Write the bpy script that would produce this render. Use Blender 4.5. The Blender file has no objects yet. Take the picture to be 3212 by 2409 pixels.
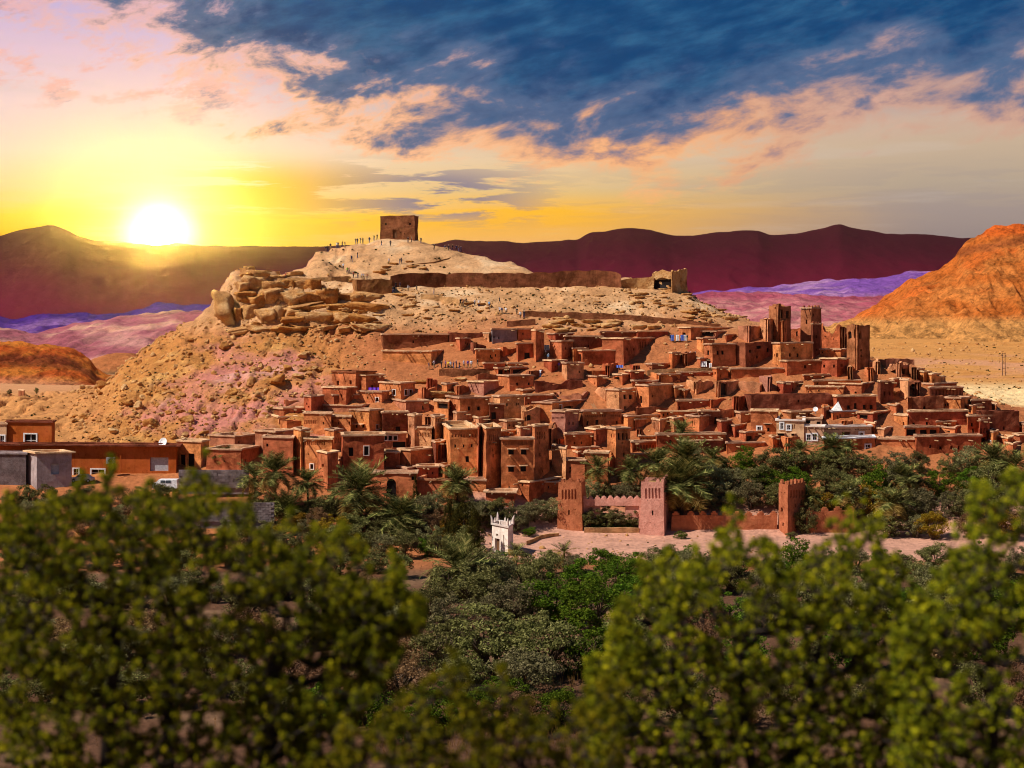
import bpy, math, random
import numpy as np
from mathutils import Vector, Matrix

# ------------------------------------------------------------------ camera, sky, sun, exposure
F = 4412.0; CX = 1606.0; HY = 1030.0; HC = 37.0      # focal length and horizon in photo pixels, eye height in metres
sc = bpy.context.scene
COL = sc.collection
cam = bpy.data.cameras.new('camera'); camo = bpy.data.objects.new('camera', cam); COL.objects.link(camo)
cam.sensor_width = 36.0; cam.lens = 36.0 * F / 3212.0
camo.location = (0, 0, HC); camo.rotation_euler = (math.radians(90), 0, 0)
cam.shift_y = (HY - 1204.5) / 3212.0
cam.clip_start = 0.5; cam.clip_end = 30000
cam.dof.use_dof = True; cam.dof.focus_distance = 300; cam.dof.aperture_fstop = 0.52
sc.camera = camo

SUN = Vector((-0.60, -0.22, 0.77)).normalized()      # towards the sun: high on the left
sl = bpy.data.lights.new('sun', 'SUN'); sl.energy = 5.0; sl.angle = math.radians(0.55); sl.color = (1.0, 0.93, 0.85)
so = bpy.data.objects.new('sun', sl); COL.objects.link(so)
so.rotation_euler = SUN.to_track_quat('Z', 'Y').to_euler(); so.location = (-60, -20, 120)

vs = sc.view_settings
vs.view_transform = 'Standard'; vs.look = 'None'; vs.exposure = 0.12; vs.gamma = 1.0; vs.use_curve_mapping = False
sc.render.engine = 'CYCLES'
cy = sc.cycles
cy.use_denoising = True; cy.denoising_prefilter = 'ACCURATE'; cy.pixel_filter_type = 'BLACKMAN_HARRIS'; cy.filter_width = 1.05
cy.max_bounces = 4; cy.diffuse_bounces = 2; cy.glossy_bounces = 1; cy.transmission_bounces = 2; cy.volume_bounces = 0
cy.transparent_max_bounces = 4; cy.sample_clamp_indirect = 4.0
cy.caustics_reflective = False; cy.caustics_refractive = False

def srgb(r, g, b):
    def f(c):
        c /= 255.0
        return c / 12.92 if c <= 0.04045 else ((c + 0.055) / 1.055) ** 2.4
    return (f(r), f(g), f(b), 1.0)

class NB:
    """small node-tree builder"""
    def __init__(s, nt): s.nt = nt
    def n(s, t, **kw):
        o = s.nt.nodes.new(t)
        for k, v in kw.items(): setattr(o, k, v)
        return o
    def l(s, a, b): s.nt.links.new(a, b)
    def _in(s, sock, v):
        if hasattr(v, 'is_output') or hasattr(v, 'links'): s.l(v, sock)
        else: sock.default_value = v
    def m(s, op, a, b=0.0, c=0.0, clamp=False):
        o = s.n('ShaderNodeMath', operation=op, use_clamp=clamp)
        s._in(o.inputs[0], a); s._in(o.inputs[1], b)
        if op in ('MULTIPLY_ADD', 'SMOOTH_MIN', 'COMPARE'): s._in(o.inputs[2], c)
        return o.outputs[0]
    def step(s, v, a, b, lo=0.0, hi=1.0):
        o = s.n('ShaderNodeMapRange', interpolation_type='SMOOTHSTEP')
        s._in(o.inputs[0], v); o.inputs[1].default_value = a; o.inputs[2].default_value = b
        o.inputs[3].default_value = lo; o.inputs[4].default_value = hi
        return o.outputs[0]
    def mix(s, f, a, b, mode='MIX'):
        o = s.n('ShaderNodeMix', data_type='RGBA', blend_type=mode)
        s._in(o.inputs[0], f); s._in(o.inputs[6], a); s._in(o.inputs[7], b)
        return o.outputs[2]
    def ramp(s, v, stops, interp='LINEAR'):
        o = s.n('ShaderNodeValToRGB'); s._in(o.inputs[0], v)
        cr = o.color_ramp; cr.interpolation = interp
        while len(cr.elements) < len(stops): cr.elements.new(0.5)
        for e, (p, c) in zip(cr.elements, sorted(stops, key=lambda t: t[0])):
            e.position = p; e.color = c if len(c) == 4 else (*c, 1)
        return o.outputs[0]
    def noise(s, vec, scale, detail=4.0, rough=0.55, dist=0.0, col=False):
        o = s.n('ShaderNodeTexNoise'); 
        if vec is not None: s.l(vec, o.inputs['Vector'])
        o.inputs['Scale'].default_value = scale; o.inputs['Detail'].default_value = detail
        o.inputs['Roughness'].default_value = rough; o.inputs['Distortion'].default_value = dist
        return o.outputs[1 if col else 0]
    def vmul(s, vec, v):
        o = s.n('ShaderNodeVectorMath', operation='MULTIPLY'); s.l(vec, o.inputs[0]); o.inputs[1].default_value = v
        return o.outputs[0]
    def vadd(s, vec, v):
        o = s.n('ShaderNodeVectorMath', operation='ADD'); s.l(vec, o.inputs[0]); s._in(o.inputs[1], v)
        return o.outputs[0]

# ---- sky: low sun glow on the left, yellow horizon, a dark blue cloud bank that goes on overhead
world = bpy.data.worlds.new('World'); sc.world = world; world.use_nodes = True
wn = NB(world.node_tree); world.node_tree.nodes.clear()
tc = wn.n('ShaderNodeTexCoord'); D = tc.outputs['Generated']
sx = wn.n('ShaderNodeSeparateXYZ'); wn.l(D, sx.inputs[0]); X, Y, Z = sx.outputs
hor = wn.m('SQRT', wn.m('ADD', wn.m('MULTIPLY', X, X), wn.m('MULTIPLY', Y, Y)))
q = wn.m('DIVIDE', Z, wn.m('MAXIMUM', hor, 0.02))
az = wn.m('ARCTAN2', X, Y)
el = wn.m('MULTIPLY', q, 2.0, clamp=True)                     # 0..0.5 of tan(elevation) -> 0..1
nbig = wn.noise(wn.vmul(D, (1, 1, 1.6)), 5.0, 3, 0.5)
def S(py): return (HY - py) / F * 2.0
left = wn.ramp(el, [(0.0, srgb(255, 170, 20)), (S(760), srgb(255, 190, 8)), (S(690), srgb(255, 205, 44)), (S(610), srgb(248, 206, 140)),
                    (S(500), srgb(243, 216, 188)), (S(360), srgb(236, 205, 200)), (S(200), srgb(222, 190, 205)), (S(20), srgb(186, 170, 212)),
                    (0.62, srgb(90, 120, 180)), (1.0, srgb(28, 62, 120))])
mid = wn.ramp(el, [(0.0, srgb(230, 165, 95)), (S(760), srgb(238, 178, 100)), (S(705), srgb(246, 180, 60)), (S(660), srgb(252, 186, 44)), (S(600), srgb(226, 190, 128)),
                   (S(500), srgb(228, 198, 160)), (S(380), srgb(214, 184, 166)), (S(250), srgb(150, 150, 175)), (S(50), srgb(70, 105, 160)), (0.62, srgb(34, 78, 140)), (1.0, srgb(18, 48, 100))])
right = wn.ramp(el, [(0.0, srgb(160, 135, 125)), (S(750), srgb(150, 134, 130)), (S(680), srgb(162, 145, 136)), (S(590), srgb(178, 160, 140)),
                     (S(480), srgb(196, 172, 146)), (S(400), srgb(200, 172, 152)), (S(300), srgb(158, 156, 165)), (S(100), srgb(40, 88, 135)), (0.62, srgb(22, 66, 118)), (1.0, srgb(14, 42, 92))])
azn = wn.m('ADD', az, wn.m('MULTIPLY', wn.m('SUBTRACT', nbig, 0.5), 0.12))
base = wn.mix(wn.step(azn, -0.24, 0.02), left, mid)
base = wn.mix(wn.step(azn, 0.02, 0.30), base, right)
base = wn.mix(wn.step(wn.m('ABSOLUTE', wn.m('ADD', az, 0.2)), 0.5, 1.3), base, right)
# faint veil of streaks
veil = wn.noise(wn.vmul(D, (2.0, 2.0, 22.0)), 4.0, 5, 0.6)
base = wn.mix(wn.m('MULTIPLY', wn.step(veil, 0.5, 0.72), 0.22), base, srgb(205, 190, 180))
# sun glow
sdir = Vector(((500 - CX) / F, 1.0, (HY - 735) / F)).normalized()
dt = wn.n('ShaderNodeVectorMath', operation='DISTANCE'); wn.l(D, dt.inputs[0]); dt.inputs[1].default_value = sdir
dist = dt.outputs['Value']
# cloud bank
rotn = wn.n('ShaderNodeVectorRotate', rotation_type='Y_AXIS'); wn.l(D, rotn.inputs[0]); rotn.inputs['Angle'].default_value = 0.22; DR = rotn.outputs[0]
warp = wn.noise(wn.vmul(DR, (1, 1, 2.3)), 16.0, 8, 0.62, 0.25)
warp2 = wn.noise(wn.vmul(D, (1.0, 1.0, 2.6)), 5.5, 4, 0.55)
qb = wn.ramp(wn.m('ADD', az, 0.5, clamp=True), [(p, (v * 2,) * 3) for p, v in
     [(0.0, .34), (.12, .30), (.20, .258), (.258, .238), (.32, .212), (.372, .186), (.42, .165), (.53, .138), (.63, .138), (.70, .156), (.85, .184), (1.0, .195)]], 'LINEAR')
qb = wn.m('MULTIPLY', qb, 0.5)
cm = wn.m('SUBTRACT', q, qb)
cm = wn.m('ADD', cm, wn.m('MULTIPLY', wn.m('SUBTRACT', warp, 0.5), wn.step(az, 0.0, -0.14, 0.17, 0.30)))
cm = wn.m('ADD', cm, wn.m('MULTIPLY', wn.m('SUBTRACT', warp2, 0.5), 0.13))
cm = wn.m('MULTIPLY_ADD', cm, 5.0, 0.5, clamp=True)
tex = wn.noise(wn.vadd(wn.vmul(DR, (1, 1, 3.6)), (3.1, 1.7, 0.4)), 26.0, 7, 0.62)
deep = wn.mix(wn.step(tex, 0.35, 0.78), srgb(10, 64, 112), srgb(48, 98, 138))
lightpatch = wn.step(wn.noise(wn.vadd(wn.vmul(D, (1, 1, 1.7)), (7.1, 2.7, 0.9)), 11.0, 8, 0.66), 0.60, 0.74)
deep = wn.mix(wn.m('MULTIPLY', lightpatch, wn.m('MULTIPLY', wn.step(cm, 1.0, 0.62), 0.85)), deep, srgb(214, 170, 158))
pe = wn.mix(wn.step(az, -0.25, 0.3), srgb(250, 186, 140), srgb(255, 172, 96))
pe = wn.mix(wn.step(q, 0.15, 0.24), pe, srgb(224, 176, 178))
pe = wn.mix(wn.m('MULTIPLY', wn.step(az, 0.08, 0.26), 0.75), pe, srgb(186, 152, 146))
cl = wn.mix(wn.step(cm, 0.36, 0.56), pe, srgb(88, 108, 142))
cl = wn.mix(wn.step(cm, 0.46, 0.76), cl, deep)
sky = wn.mix(wn.step(cm, 0.25, 0.45), base, cl)
# low streak clouds over the horizon
st = wn.noise(wn.vadd(wn.vmul(D, (1.0, 1.0, 9.0)), (2.2, 0.3, 1.4)), 10.0, 8, 0.64, 0.3)
stm = wn.m('MULTIPLY', wn.step(q, 0.066, 0.088), wn.step(q, 0.128, 0.098))
stm = wn.m('MULTIPLY', stm, wn.m('MULTIPLY', wn.step(az, -0.25, -0.17), wn.step(az, 0.05, -0.05, 0.12, 1.0)))
stc = wn.m('MULTIPLY', wn.step(st, 0.46, 0.53), stm)
stcol = wn.mix(wn.step(dist, 0.06, 0.2), srgb(250, 190, 30), srgb(122, 118, 142))
sky = wn.mix(wn.m('MULTIPLY', stc, 1.0), sky, stcol)
# small peach puffs high on the left
pf = wn.step(wn.noise(wn.vadd(wn.vmul(DR, (1.0, 1.0, 2.6)), (5.2, 0.9, 3.3)), 14.0, 8, 0.66), 0.49, 0.60)
pf = wn.m('MULTIPLY', pf, wn.m('MULTIPLY', wn.step(q, 0.125, 0.17), wn.step(cm, 0.5, 0.2)))
sky = wn.mix(wn.m('MULTIPLY', pf, 0.75), sky, srgb(240, 172, 150))
pf2 = wn.m('MULTIPLY', pf, wn.step(wn.noise(wn.vadd(wn.vmul(DR, (1.0, 1.0, 2.6)), (5.2, 0.9, 3.312)), 14.0, 8, 0.66), 0.55, 0.66))
sky = wn.mix(wn.m('MULTIPLY', pf2, 0.8), sky, srgb(128, 124, 156))
glow = wn.m('POWER', 2.718, wn.m('MULTIPLY', dist, -30.0))
sky = wn.mix(wn.m('MULTIPLY', glow, 0.85, clamp=True), sky, (1.35, 0.90, 0.22, 1))
core = wn.m('POWER', 2.718, wn.m('MULTIPLY', wn.m('MULTIPLY', dist, dist), -3600.0))
sky = wn.mix(1.0, sky, wn.mix(core, (0, 0, 0, 1), (2.4, 2.3, 1.9, 1)), 'ADD')
disc = wn.step(dist, 0.0095, 0.0085)
sky = wn.mix(1.0, sky, wn.mix(disc, (0, 0, 0, 1), (1900, 1250, 260, 1)), 'ADD')
below = wn.step(Z, -0.01, -0.06)
sky = wn.mix(below, sky, (0.10, 0.045, 0.02, 1))
bg = wn.n('ShaderNodeBackground'); wn.l(sky, bg.inputs[0]); bg.inputs[1].default_value = 1.0
wo = wn.n('ShaderNodeOutputWorld'); wn.l(bg.outputs[0], wo.inputs[0])
world.cycles.sampling_method = 'MANUAL'; world.cycles.sample_map_resolution = 2048

# ------------------------------------------------------------------ helpers
def at(px, py, y):
    return np.array([(px - CX) / F * y, y, HC + (HY - py) / F * y])

def _h(ix, iy, iz, seed):
    n = (ix.astype(np.int64) * 374761393 + iy.astype(np.int64) * 668265263 + iz.astype(np.int64) * 1274126177 + seed * 974634777) & 0xffffffff
    n = ((n ^ (n >> 13)) * 1103515245) & 0xffffffff
    n = ((n ^ (n >> 15)) * 2246822519) & 0xffffffff
    return ((n ^ (n >> 16)) & 0xffff) / 65535.0
def vn(x, y, z=0.0, seed=0):
    x, y, z = np.broadcast_arrays(np.asarray(x, float), np.asarray(y, float), np.asarray(z, float))
    ix, iy, iz = np.floor(x), np.floor(y), np.floor(z)
    fx, fy, fz = x - ix, y - iy, z - iz
    fx, fy, fz = [t * t * (3 - 2 * t) for t in (fx, fy, fz)]
    r = 0
    for dx in (0, 1):
        for dy in (0, 1):
            for dz in (0, 1):
                w = (fx if dx else 1 - fx) * (fy if dy else 1 - fy) * (fz if dz else 1 - fz)
                r = r + w * _h(ix + dx, iy + dy, iz + dz, seed)
    return r * 2 - 1
def fbm(x, y, z=0.0, seed=0, o=4, g=0.5):
    r = 0; a = 1.0; k = 1.0; s = 0
    for i in range(o):
        r = r + a * vn(np.asarray(x) * k, np.asarray(y) * k, np.asarray(z) * k, seed + i * 17); s += a; a *= g; k *= 2.03
    return r / s

def mesh_np(name, verts, quads=None, tris=None, mats=(), smooth=False, cols=None):
    me = bpy.data.meshes.new(name)
    verts = np.asarray(verts, np.float32)
    lv = []; ls = []; c = 0
    for arr, k in ((quads, 4), (tris, 3)):
        if arr is not None and len(arr):
            a = np.asarray(arr, np.int32).reshape(-1, k); lv.append(a.ravel())
            ls.append(np.arange(len(a), dtype=np.int32) * k + c); c += a.size
    lv = np.concatenate(lv); ls = np.concatenate(ls)
    me.vertices.add(len(verts)); me.vertices.foreach_set('co', verts.ravel())
    me.loops.add(len(lv)); me.loops.foreach_set('vertex_index', lv)
    me.polygons.add(len(ls)); me.polygons.foreach_set('loop_start', ls)
    if smooth: me.polygons.foreach_set('use_smooth', np.ones(len(ls), bool))
    if cols is not None:
        ca = me.color_attributes.new('Col', 'FLOAT_COLOR', 'POINT')
        ca.data.foreach_set('color', np.asarray(cols, np.float32).ravel())
    me.update(calc_edges=True); me.validate()
    for m in mats: me.materials.append(m)
    return me

class MB:
    """collects polygons into one mesh"""
    def __init__(s): s.v = []; s.f = []
    def quad(s, *p):
        i = len(s.v); s.v.extend([tuple(t) for t in p]); s.f.append(tuple(range(i, i + len(p))))
    def hexa(s, b, t):                                        # 4 bottom + 4 top points
        i = len(s.v); s.v.extend([tuple(p) for p in b] + [tuple(p) for p in t])
        s.f += [(i, i+3, i+2, i+1), (i+4, i+5, i+6, i+7)] + [(i+k, i+(k+1) % 4, i+4+(k+1) % 4, i+4+k) for k in range(4)]
    def box(s, c, ax, ay, az, hx, hy, hz):
        c, ax, ay, az = [np.asarray(t, float) for t in (c, ax, ay, az)]
        pts = [[c + sx*hx*ax + sy*hy*ay + sz*hz*az for sx, sy in ((-1,-1),(1,-1),(1,1),(-1,1))] for sz in (-1, 1)]
        s.hexa(*pts)
    def tube(s, pts, rad, n=6, cap=True):
        pts = [np.asarray(p, float) for p in pts]; i0 = len(s.v)
        for k, p in enumerate(pts):
            d = pts[min(k+1, len(pts)-1)] - pts[max(k-1, 0)]; d = d / (np.linalg.norm(d) + 1e-9)
            a = np.cross(d, (0.31, 0.95, 0.05)); a /= np.linalg.norm(a) + 1e-9; b = np.cross(d, a)
            for j in range(n):
                t = 2 * math.pi * j / n
                s.v.append(tuple(p + rad[k] * (math.cos(t) * a + math.sin(t) * b)))
        for k in range(len(pts) - 1):
            for j in range(n):
                s.f.append((i0+k*n+j, i0+k*n+(j+1) % n, i0+(k+1)*n+(j+1) % n, i0+(k+1)*n+j))
        if cap:
            s.f.append(tuple(i0 + (len(pts)-1)*n + j for j in range(n))); s.f.append(tuple(i0 + j for j in range(n))[::-1])
    def mesh(s, name, mat, off=(0, 0, 0), smooth=False):
        me = bpy.data.meshes.new(name)
        o = np.asarray(off, float)
        me.from_pydata((np.asarray(s.v, float) - o).tolist(), [], s.f); me.update()
        if mat is not None: me.materials.append(mat)
        if smooth:
            for p in me.polygons: p.use_smooth = True
        return me

def link(name, data, parent=None, loc=None):
    o = bpy.data.objects.new(name, data); COL.objects.link(o)
    if parent is not None: o.parent = parent
    if loc is not None: o.location = loc
    return o
def empty(name, loc):
    o = bpy.data.objects.new(name, None); COL.objects.link(o); o.location = loc; o.empty_display_size = 0.5
    return o
LABELS = {}
def tag(o, label, cat, group=None, kind=None):
    o['label'] = label
    if cat: o['category'] = cat
    if group: o['group'] = group
    if kind: o['kind'] = kind
    return o
def struct(o, label=None):
    o['kind'] = 'structure'
    if label: o['label'] = label
    return o
def ordinal(k):
    w = ['first', 'second', 'third', 'fourth', 'fifth', 'sixth', 'seventh', 'eighth', 'ninth', 'tenth', 'eleventh', 'twelfth', 'thirteenth', 'fourteenth',
         'fifteenth', 'sixteenth', 'seventeenth', 'eighteenth', 'nineteenth', 'twentieth']
    if k < 20: return w[k]
    t = {20: 'twenty', 30: 'thirty', 40: 'forty', 50: 'fifty'}
    d = (k + 1) // 10 * 10; r = (k + 1) % 10
    return (t[d] + '-' + w[r - 1]) if r else (t[d][:-1] + 'ieth')

# ------------------------------------------------------------------ materials
MAT = {}
def newmat(name):
    m = bpy.data.materials.new(name); m.use_nodes = True; m.node_tree.nodes.clear(); MAT[name] = m
    b = NB(m.node_tree)
    out = b.n('ShaderNodeOutputMaterial'); p = b.n('ShaderNodeBsdfPrincipled'); b.l(p.outputs[0], out.inputs[0])
    p.inputs['Specular IOR Level'].default_value = 0.04
    return m, b, p, out
def mud(name, c, rough=0.95, bands=0.3, bump=0.7, var=0.42, rnd=0.5):
    """rammed earth: mottled, faint courses, straw specks, rain streaks"""
    m, b, p, out = newmat(name)
    geo = b.n('ShaderNodeNewGeometry'); P = geo.outputs['Position']
    n1 = b.noise(P, 0.35, 5, 0.6); n2 = b.noise(P, 1.25, 7, 0.7); n3 = b.noise(b.vmul(P, (1.6, 1.6, 0.16)), 1.3, 4, 0.6)
    n4 = b.noise(b.vmul(P, (0.25, 0.25, 1.5)), 1.0, 4, 0.65)
    oi = b.n('ShaderNodeObjectInfo')
    dk = tuple(v * (1 - var * 1.25) for v in c); lt = tuple(min(0.9, v * (1 + var * 0.9) + 0.012) for v in c)
    col = b.mix(b.step(n1, 0.32, 0.70), (*dk, 1), (*lt, 1))
    col = b.mix(b.m('MULTIPLY', b.step(n2, 0.46, 0.68), 0.6), col, (min(.9, c[0] * 1.25), min(.9, c[1] * 1.45), min(.9, c[2] * 1.5), 1))
    col = b.mix(b.m('MULTIPLY', b.step(n3, 0.52, 0.72), 0.35), col, (c[0] * .5, c[1] * .42, c[2] * .4, 1))
    col = b.mix(b.m('MULTIPLY', b.step(b.noise(P, 0.9, 6, 0.7), 0.56, 0.66), 0.5), col, (c[0] * .48, c[1] * .42, c[2] * .42, 1))
    col = b.mix(b.m('MULTIPLY', b.step(n4, 0.55, 0.66), bands), col, (c[0] * .55, c[1] * .48, c[2] * .45, 1))
    hs = b.n('ShaderNodeHueSaturation'); b.l(col, hs.inputs['Color'])
    b.l(b.m('MULTIPLY_ADD', oi.outputs['Random'], rnd, 1.0 - rnd / 2), hs.inputs['Value'])
    b.l(b.m('MULTIPLY_ADD', oi.outputs['Random'], 0.036 * rnd, 0.5 - 0.018 * rnd), hs.inputs['Hue'])
    b.l(hs.outputs[0], p.inputs['Base Color']); p.inputs['Roughness'].default_value = rough
    bp = b.n('ShaderNodeBump'); bp.inputs['Strength'].default_value = bump; bp.inputs['Distance'].default_value = 0.45
    b.l(b.m('ADD', b.m('MULTIPLY', n2, 0.7), b.m('MULTIPLY', b.noise(P, 7.0, 4, 0.7), 0.5)), bp.inputs['Height']); b.l(bp.outputs[0], p.inputs['Normal'])
    return m
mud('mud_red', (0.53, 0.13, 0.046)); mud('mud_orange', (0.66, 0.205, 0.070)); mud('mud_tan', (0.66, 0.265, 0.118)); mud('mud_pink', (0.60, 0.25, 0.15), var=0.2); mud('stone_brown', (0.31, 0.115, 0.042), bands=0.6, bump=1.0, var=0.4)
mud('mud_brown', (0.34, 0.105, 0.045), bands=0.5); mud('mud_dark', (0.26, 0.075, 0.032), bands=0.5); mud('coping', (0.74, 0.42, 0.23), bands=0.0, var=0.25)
mud('roof_earth', (0.50, 0.25, 0.11), bands=0.0); mud('render_orange', (0.44, 0.095, 0.016), bands=0.0, bump=0.15, var=0.15, rnd=0.0)
mud('grey_render', (0.33, 0.25, 0.24), bands=0.1, bump=0.3, var=0.25); mud('block_grey', (0.22, 0.16, 0.15), bands=0.4, var=0.3); mud('whitewash', (0.78, 0.62, 0.52), bands=0.0, bump=0.2, var=0.1)
mud('cream', (0.62, 0.34, 0.19), bands=0.0, bump=0.2, var=0.1); mud('ruin_stone', (0.52, 0.27, 0.11), bands=0.5, bump=0.9, var=0.45); mud('gate_pink', (0.68, 0.30, 0.215), bands=0.1, var=0.16, rnd=0.0)
mud('gate_red', (0.48, 0.15, 0.062), bands=0.2, var=0.2, rnd=0.06)
def plain(name, c, rough=0.8, spec=0.2, metal=0.0, var=0.2, scale=3.0):
    m, b, p, out = newmat(name)
    geo = b.n('ShaderNodeNewGeometry'); n = b.noise(geo.outputs['Position'], scale, 4, 0.6)
    col = b.mix(b.step(n, 0.3, 0.7), (*[v * (1 - var) for v in c], 1), (*[min(1, v * (1 + var)) for v in c], 1))
    b.l(col, p.inputs['Base Color']); p.inputs['Roughness'].default_value = rough
    p.inputs['Specular IOR Level'].default_value = spec; p.inputs['Metallic'].default_value = metal
    return m
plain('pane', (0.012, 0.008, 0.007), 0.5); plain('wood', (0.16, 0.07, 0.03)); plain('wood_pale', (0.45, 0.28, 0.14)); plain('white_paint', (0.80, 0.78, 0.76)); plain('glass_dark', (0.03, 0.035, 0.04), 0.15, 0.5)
plain('grey_metal', (0.42, 0.42, 0.44), 0.5, 0.4); plain('dark_metal', (0.05, 0.05, 0.055), 0.5, 0.4); plain('violet_cloth', (0.16, 0.05, 0.55)); plain('tarp', (0.75, 0.72, 0.66)); plain('tyre', (0.015, 0.015, 0.016))
plain('glazing', (0.08, 0.10, 0.12), 0.1, 0.6); plain('bark', (0.10, 0.065, 0.04), scale=12); plain('bark_dark', (0.035, 0.024, 0.018), scale=12); plain('palm_bark', (0.07, 0.04, 0.022), scale=8); plain('blue_cloth', (0.10, 0.16, 0.5))
plain('steel_rust', (0.12, 0.06, 0.04))

def rockmat(name, stops, scale=0.25, bump=0.8, fine=2.0):
    m, b, p, out = newmat(name)
    geo = b.n('ShaderNodeNewGeometry'); P = geo.outputs['Position']
    n = b.noise(P, scale, 6, 0.62, 0.4); f = b.noise(P, fine, 6, 0.7)
    v = b.m('ADD', b.m('MULTIPLY', n, 0.65), b.m('MULTIPLY', f, 0.35))
    col = b.ramp(b.step(v, 0.30, 0.70), stops)
    b.l(col, p.inputs['Base Color']); p.inputs['Roughness'].default_value = 0.95
    bp = b.n('ShaderNodeBump'); bp.inputs['Strength'].default_value = bump; bp.inputs['Distance'].default_value = 0.5
    b.l(f, bp.inputs['Height']); b.l(bp.outputs[0], p.inputs['Normal'])
    return m
rockmat('rock_gold', [(0, (0.22, 0.07, 0.02)), (0.5, (0.48, 0.20, 0.05)), (1, (0.64, 0.35, 0.12))])
rockmat('rock_buff', [(0, (0.30, 0.12, 0.04)), (0.5, (0.54, 0.27, 0.095)), (1, (0.70, 0.45, 0.21))])

def terrain_mat(name, fine=1.2, bump=0.7, dark=0.5, dist=0.6, spots=0.5, contrast=1.0):
    """colour attribute of the soil zones, broken up by grit, stones and gullies"""
    m, b, p, out = newmat(name)
    geo = b.n('ShaderNodeNewGeometry'); P = geo.outputs['Position']
    at_ = b.n('ShaderNodeVertexColor', layer_name='Col')
    c = at_.outputs[0]
    f = b.noise(P, fine, 7, 0.7); g = b.noise(P, fine * 0.22, 5, 0.6)
    vor = b.n('ShaderNodeTexVoronoi'); b.l(P, vor.inputs['Vector']); vor.inputs['Scale'].default_value = fine * 0.9
    hs = b.n('ShaderNodeHueSaturation'); b.l(c, hs.inputs['Color'])
    val = b.m('ADD', b.m('MULTIPLY', b.m('SUBTRACT', f, 0.5), 1.5 * contrast), b.m('MULTIPLY', b.m('SUBTRACT', g, 0.5), 0.9 * contrast))
    b.l(b.m('ADD', val, 1.0), hs.inputs['Value'])
    col = b.mix(b.m('MULTIPLY', b.step(f, 0.58, 0.68), spots), hs.outputs[0], (0.16, 0.06, 0.025, 1))
    b.l(col, p.inputs['Base Color']); p.inputs['Roughness'].default_value = 0.97
    bp = b.n('ShaderNodeBump'); bp.inputs['Strength'].default_value = bump; bp.inputs['Distance'].default_value = dist
    b.l(b.m('ADD', f, b.m('MULTIPLY', vor.outputs[0], 0.35)), bp.inputs['Height']); b.l(bp.outputs[0], p.inputs['Normal'])
    return m
terrain_mat('hill_soil'); terrain_mat('far_soil', 0.09, 1.0, dist=5.0, spots=0.45, contrast=1.3); terrain_mat('stony_soil', 0.35, 1.0, dist=2.5, spots=0.75, contrast=1.8); terrain_mat('mountain_soil', 0.01, 0.4, dist=20.0, spots=0.0, contrast=0.25)

def leafmat(name, c1, c2, c3, scale=1.2, trans=0.28, isl=0.35):
    m = bpy.data.materials.new(name); m.use_nodes = True; m.node_tree.nodes.clear(); MAT[name] = m
    b = NB(m.node_tree); out = b.n('ShaderNodeOutputMaterial')
    geo = b.n('ShaderNodeNewGeometry'); oi = b.n('ShaderNodeObjectInfo')
    n = b.noise(geo.outputs['Position'], scale, 3, 0.6)
    v = b.m('ADD', b.m('MULTIPLY', n, 0.8), b.m('MULTIPLY', geo.outputs['Random Per Island'], isl))
    col = b.ramp(b.step(v, 0.25, 0.9), [(0, c1), (0.5, c2), (1, c3)])
    hs = b.n('ShaderNodeHueSaturation'); b.l(col, hs.inputs['Color']); b.l(b.m('MULTIPLY_ADD', oi.outputs['Random'], 0.5, 0.75), hs.inputs['Value'])
    b.l(b.m('MULTIPLY_ADD', oi.outputs['Random'], 0.03, 0.485), hs.inputs['Hue'])
    d = b.n('ShaderNodeBsdfDiffuse'); t = b.n('ShaderNodeBsdfTranslucent'); mx = b.n('ShaderNodeMixShader'); mx.inputs[0].default_value = trans
    b.l(hs.outputs[0], d.inputs[0]); b.l(hs.outputs[0], t.inputs[0]); b.l(d.outputs[0], mx.inputs[1]); b.l(t.outputs[0], mx.inputs[2]); b.l(mx.outputs[0], out.inputs[0])
    return m
leafmat('leaf_olive', (0.055, 0.055, 0.015), (0.14, 0.13, 0.038), (0.31, 0.27, 0.10))
leafmat('leaf_grey', (0.075, 0.07, 0.027), (0.185, 0.165, 0.066), (0.38, 0.32, 0.15))
leafmat('leaf_green', (0.025, 0.05, 0.005), (0.075, 0.13, 0.010), (0.18, 0.23, 0.02))
leafmat('leaf_ochre', (0.10, 0.06, 0.008), (0.24, 0.14, 0.012), (0.40, 0.24, 0.03))
leafmat('leaf_cypress', (0.022, 0.020, 0.005), (0.045, 0.038, 0.008), (0.10, 0.07, 0.012))
leafmat('leaf_dry', (0.12, 0.055, 0.025), (0.22, 0.115, 0.05), (0.34, 0.20, 0.10))
leafmat('frond', (0.02, 0.026, 0.006), (0.09, 0.095, 0.024), (0.36, 0.31, 0.095), 2.6, 0.15)
leafmat('frond_dry', (0.13, 0.08, 0.02), (0.27, 0.16, 0.035), (0.42, 0.28, 0.08), 2.0)
leafmat('leaf_near', (0.022, 0.036, 0.004), (0.19, 0.19, 0.010), (0.66, 0.53, 0.016), 3.0, 0.28, 0.28)
leafmat('straw', (0.16, 0.08, 0.02), (0.36, 0.19, 0.05), (0.50, 0.30, 0.10))
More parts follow.
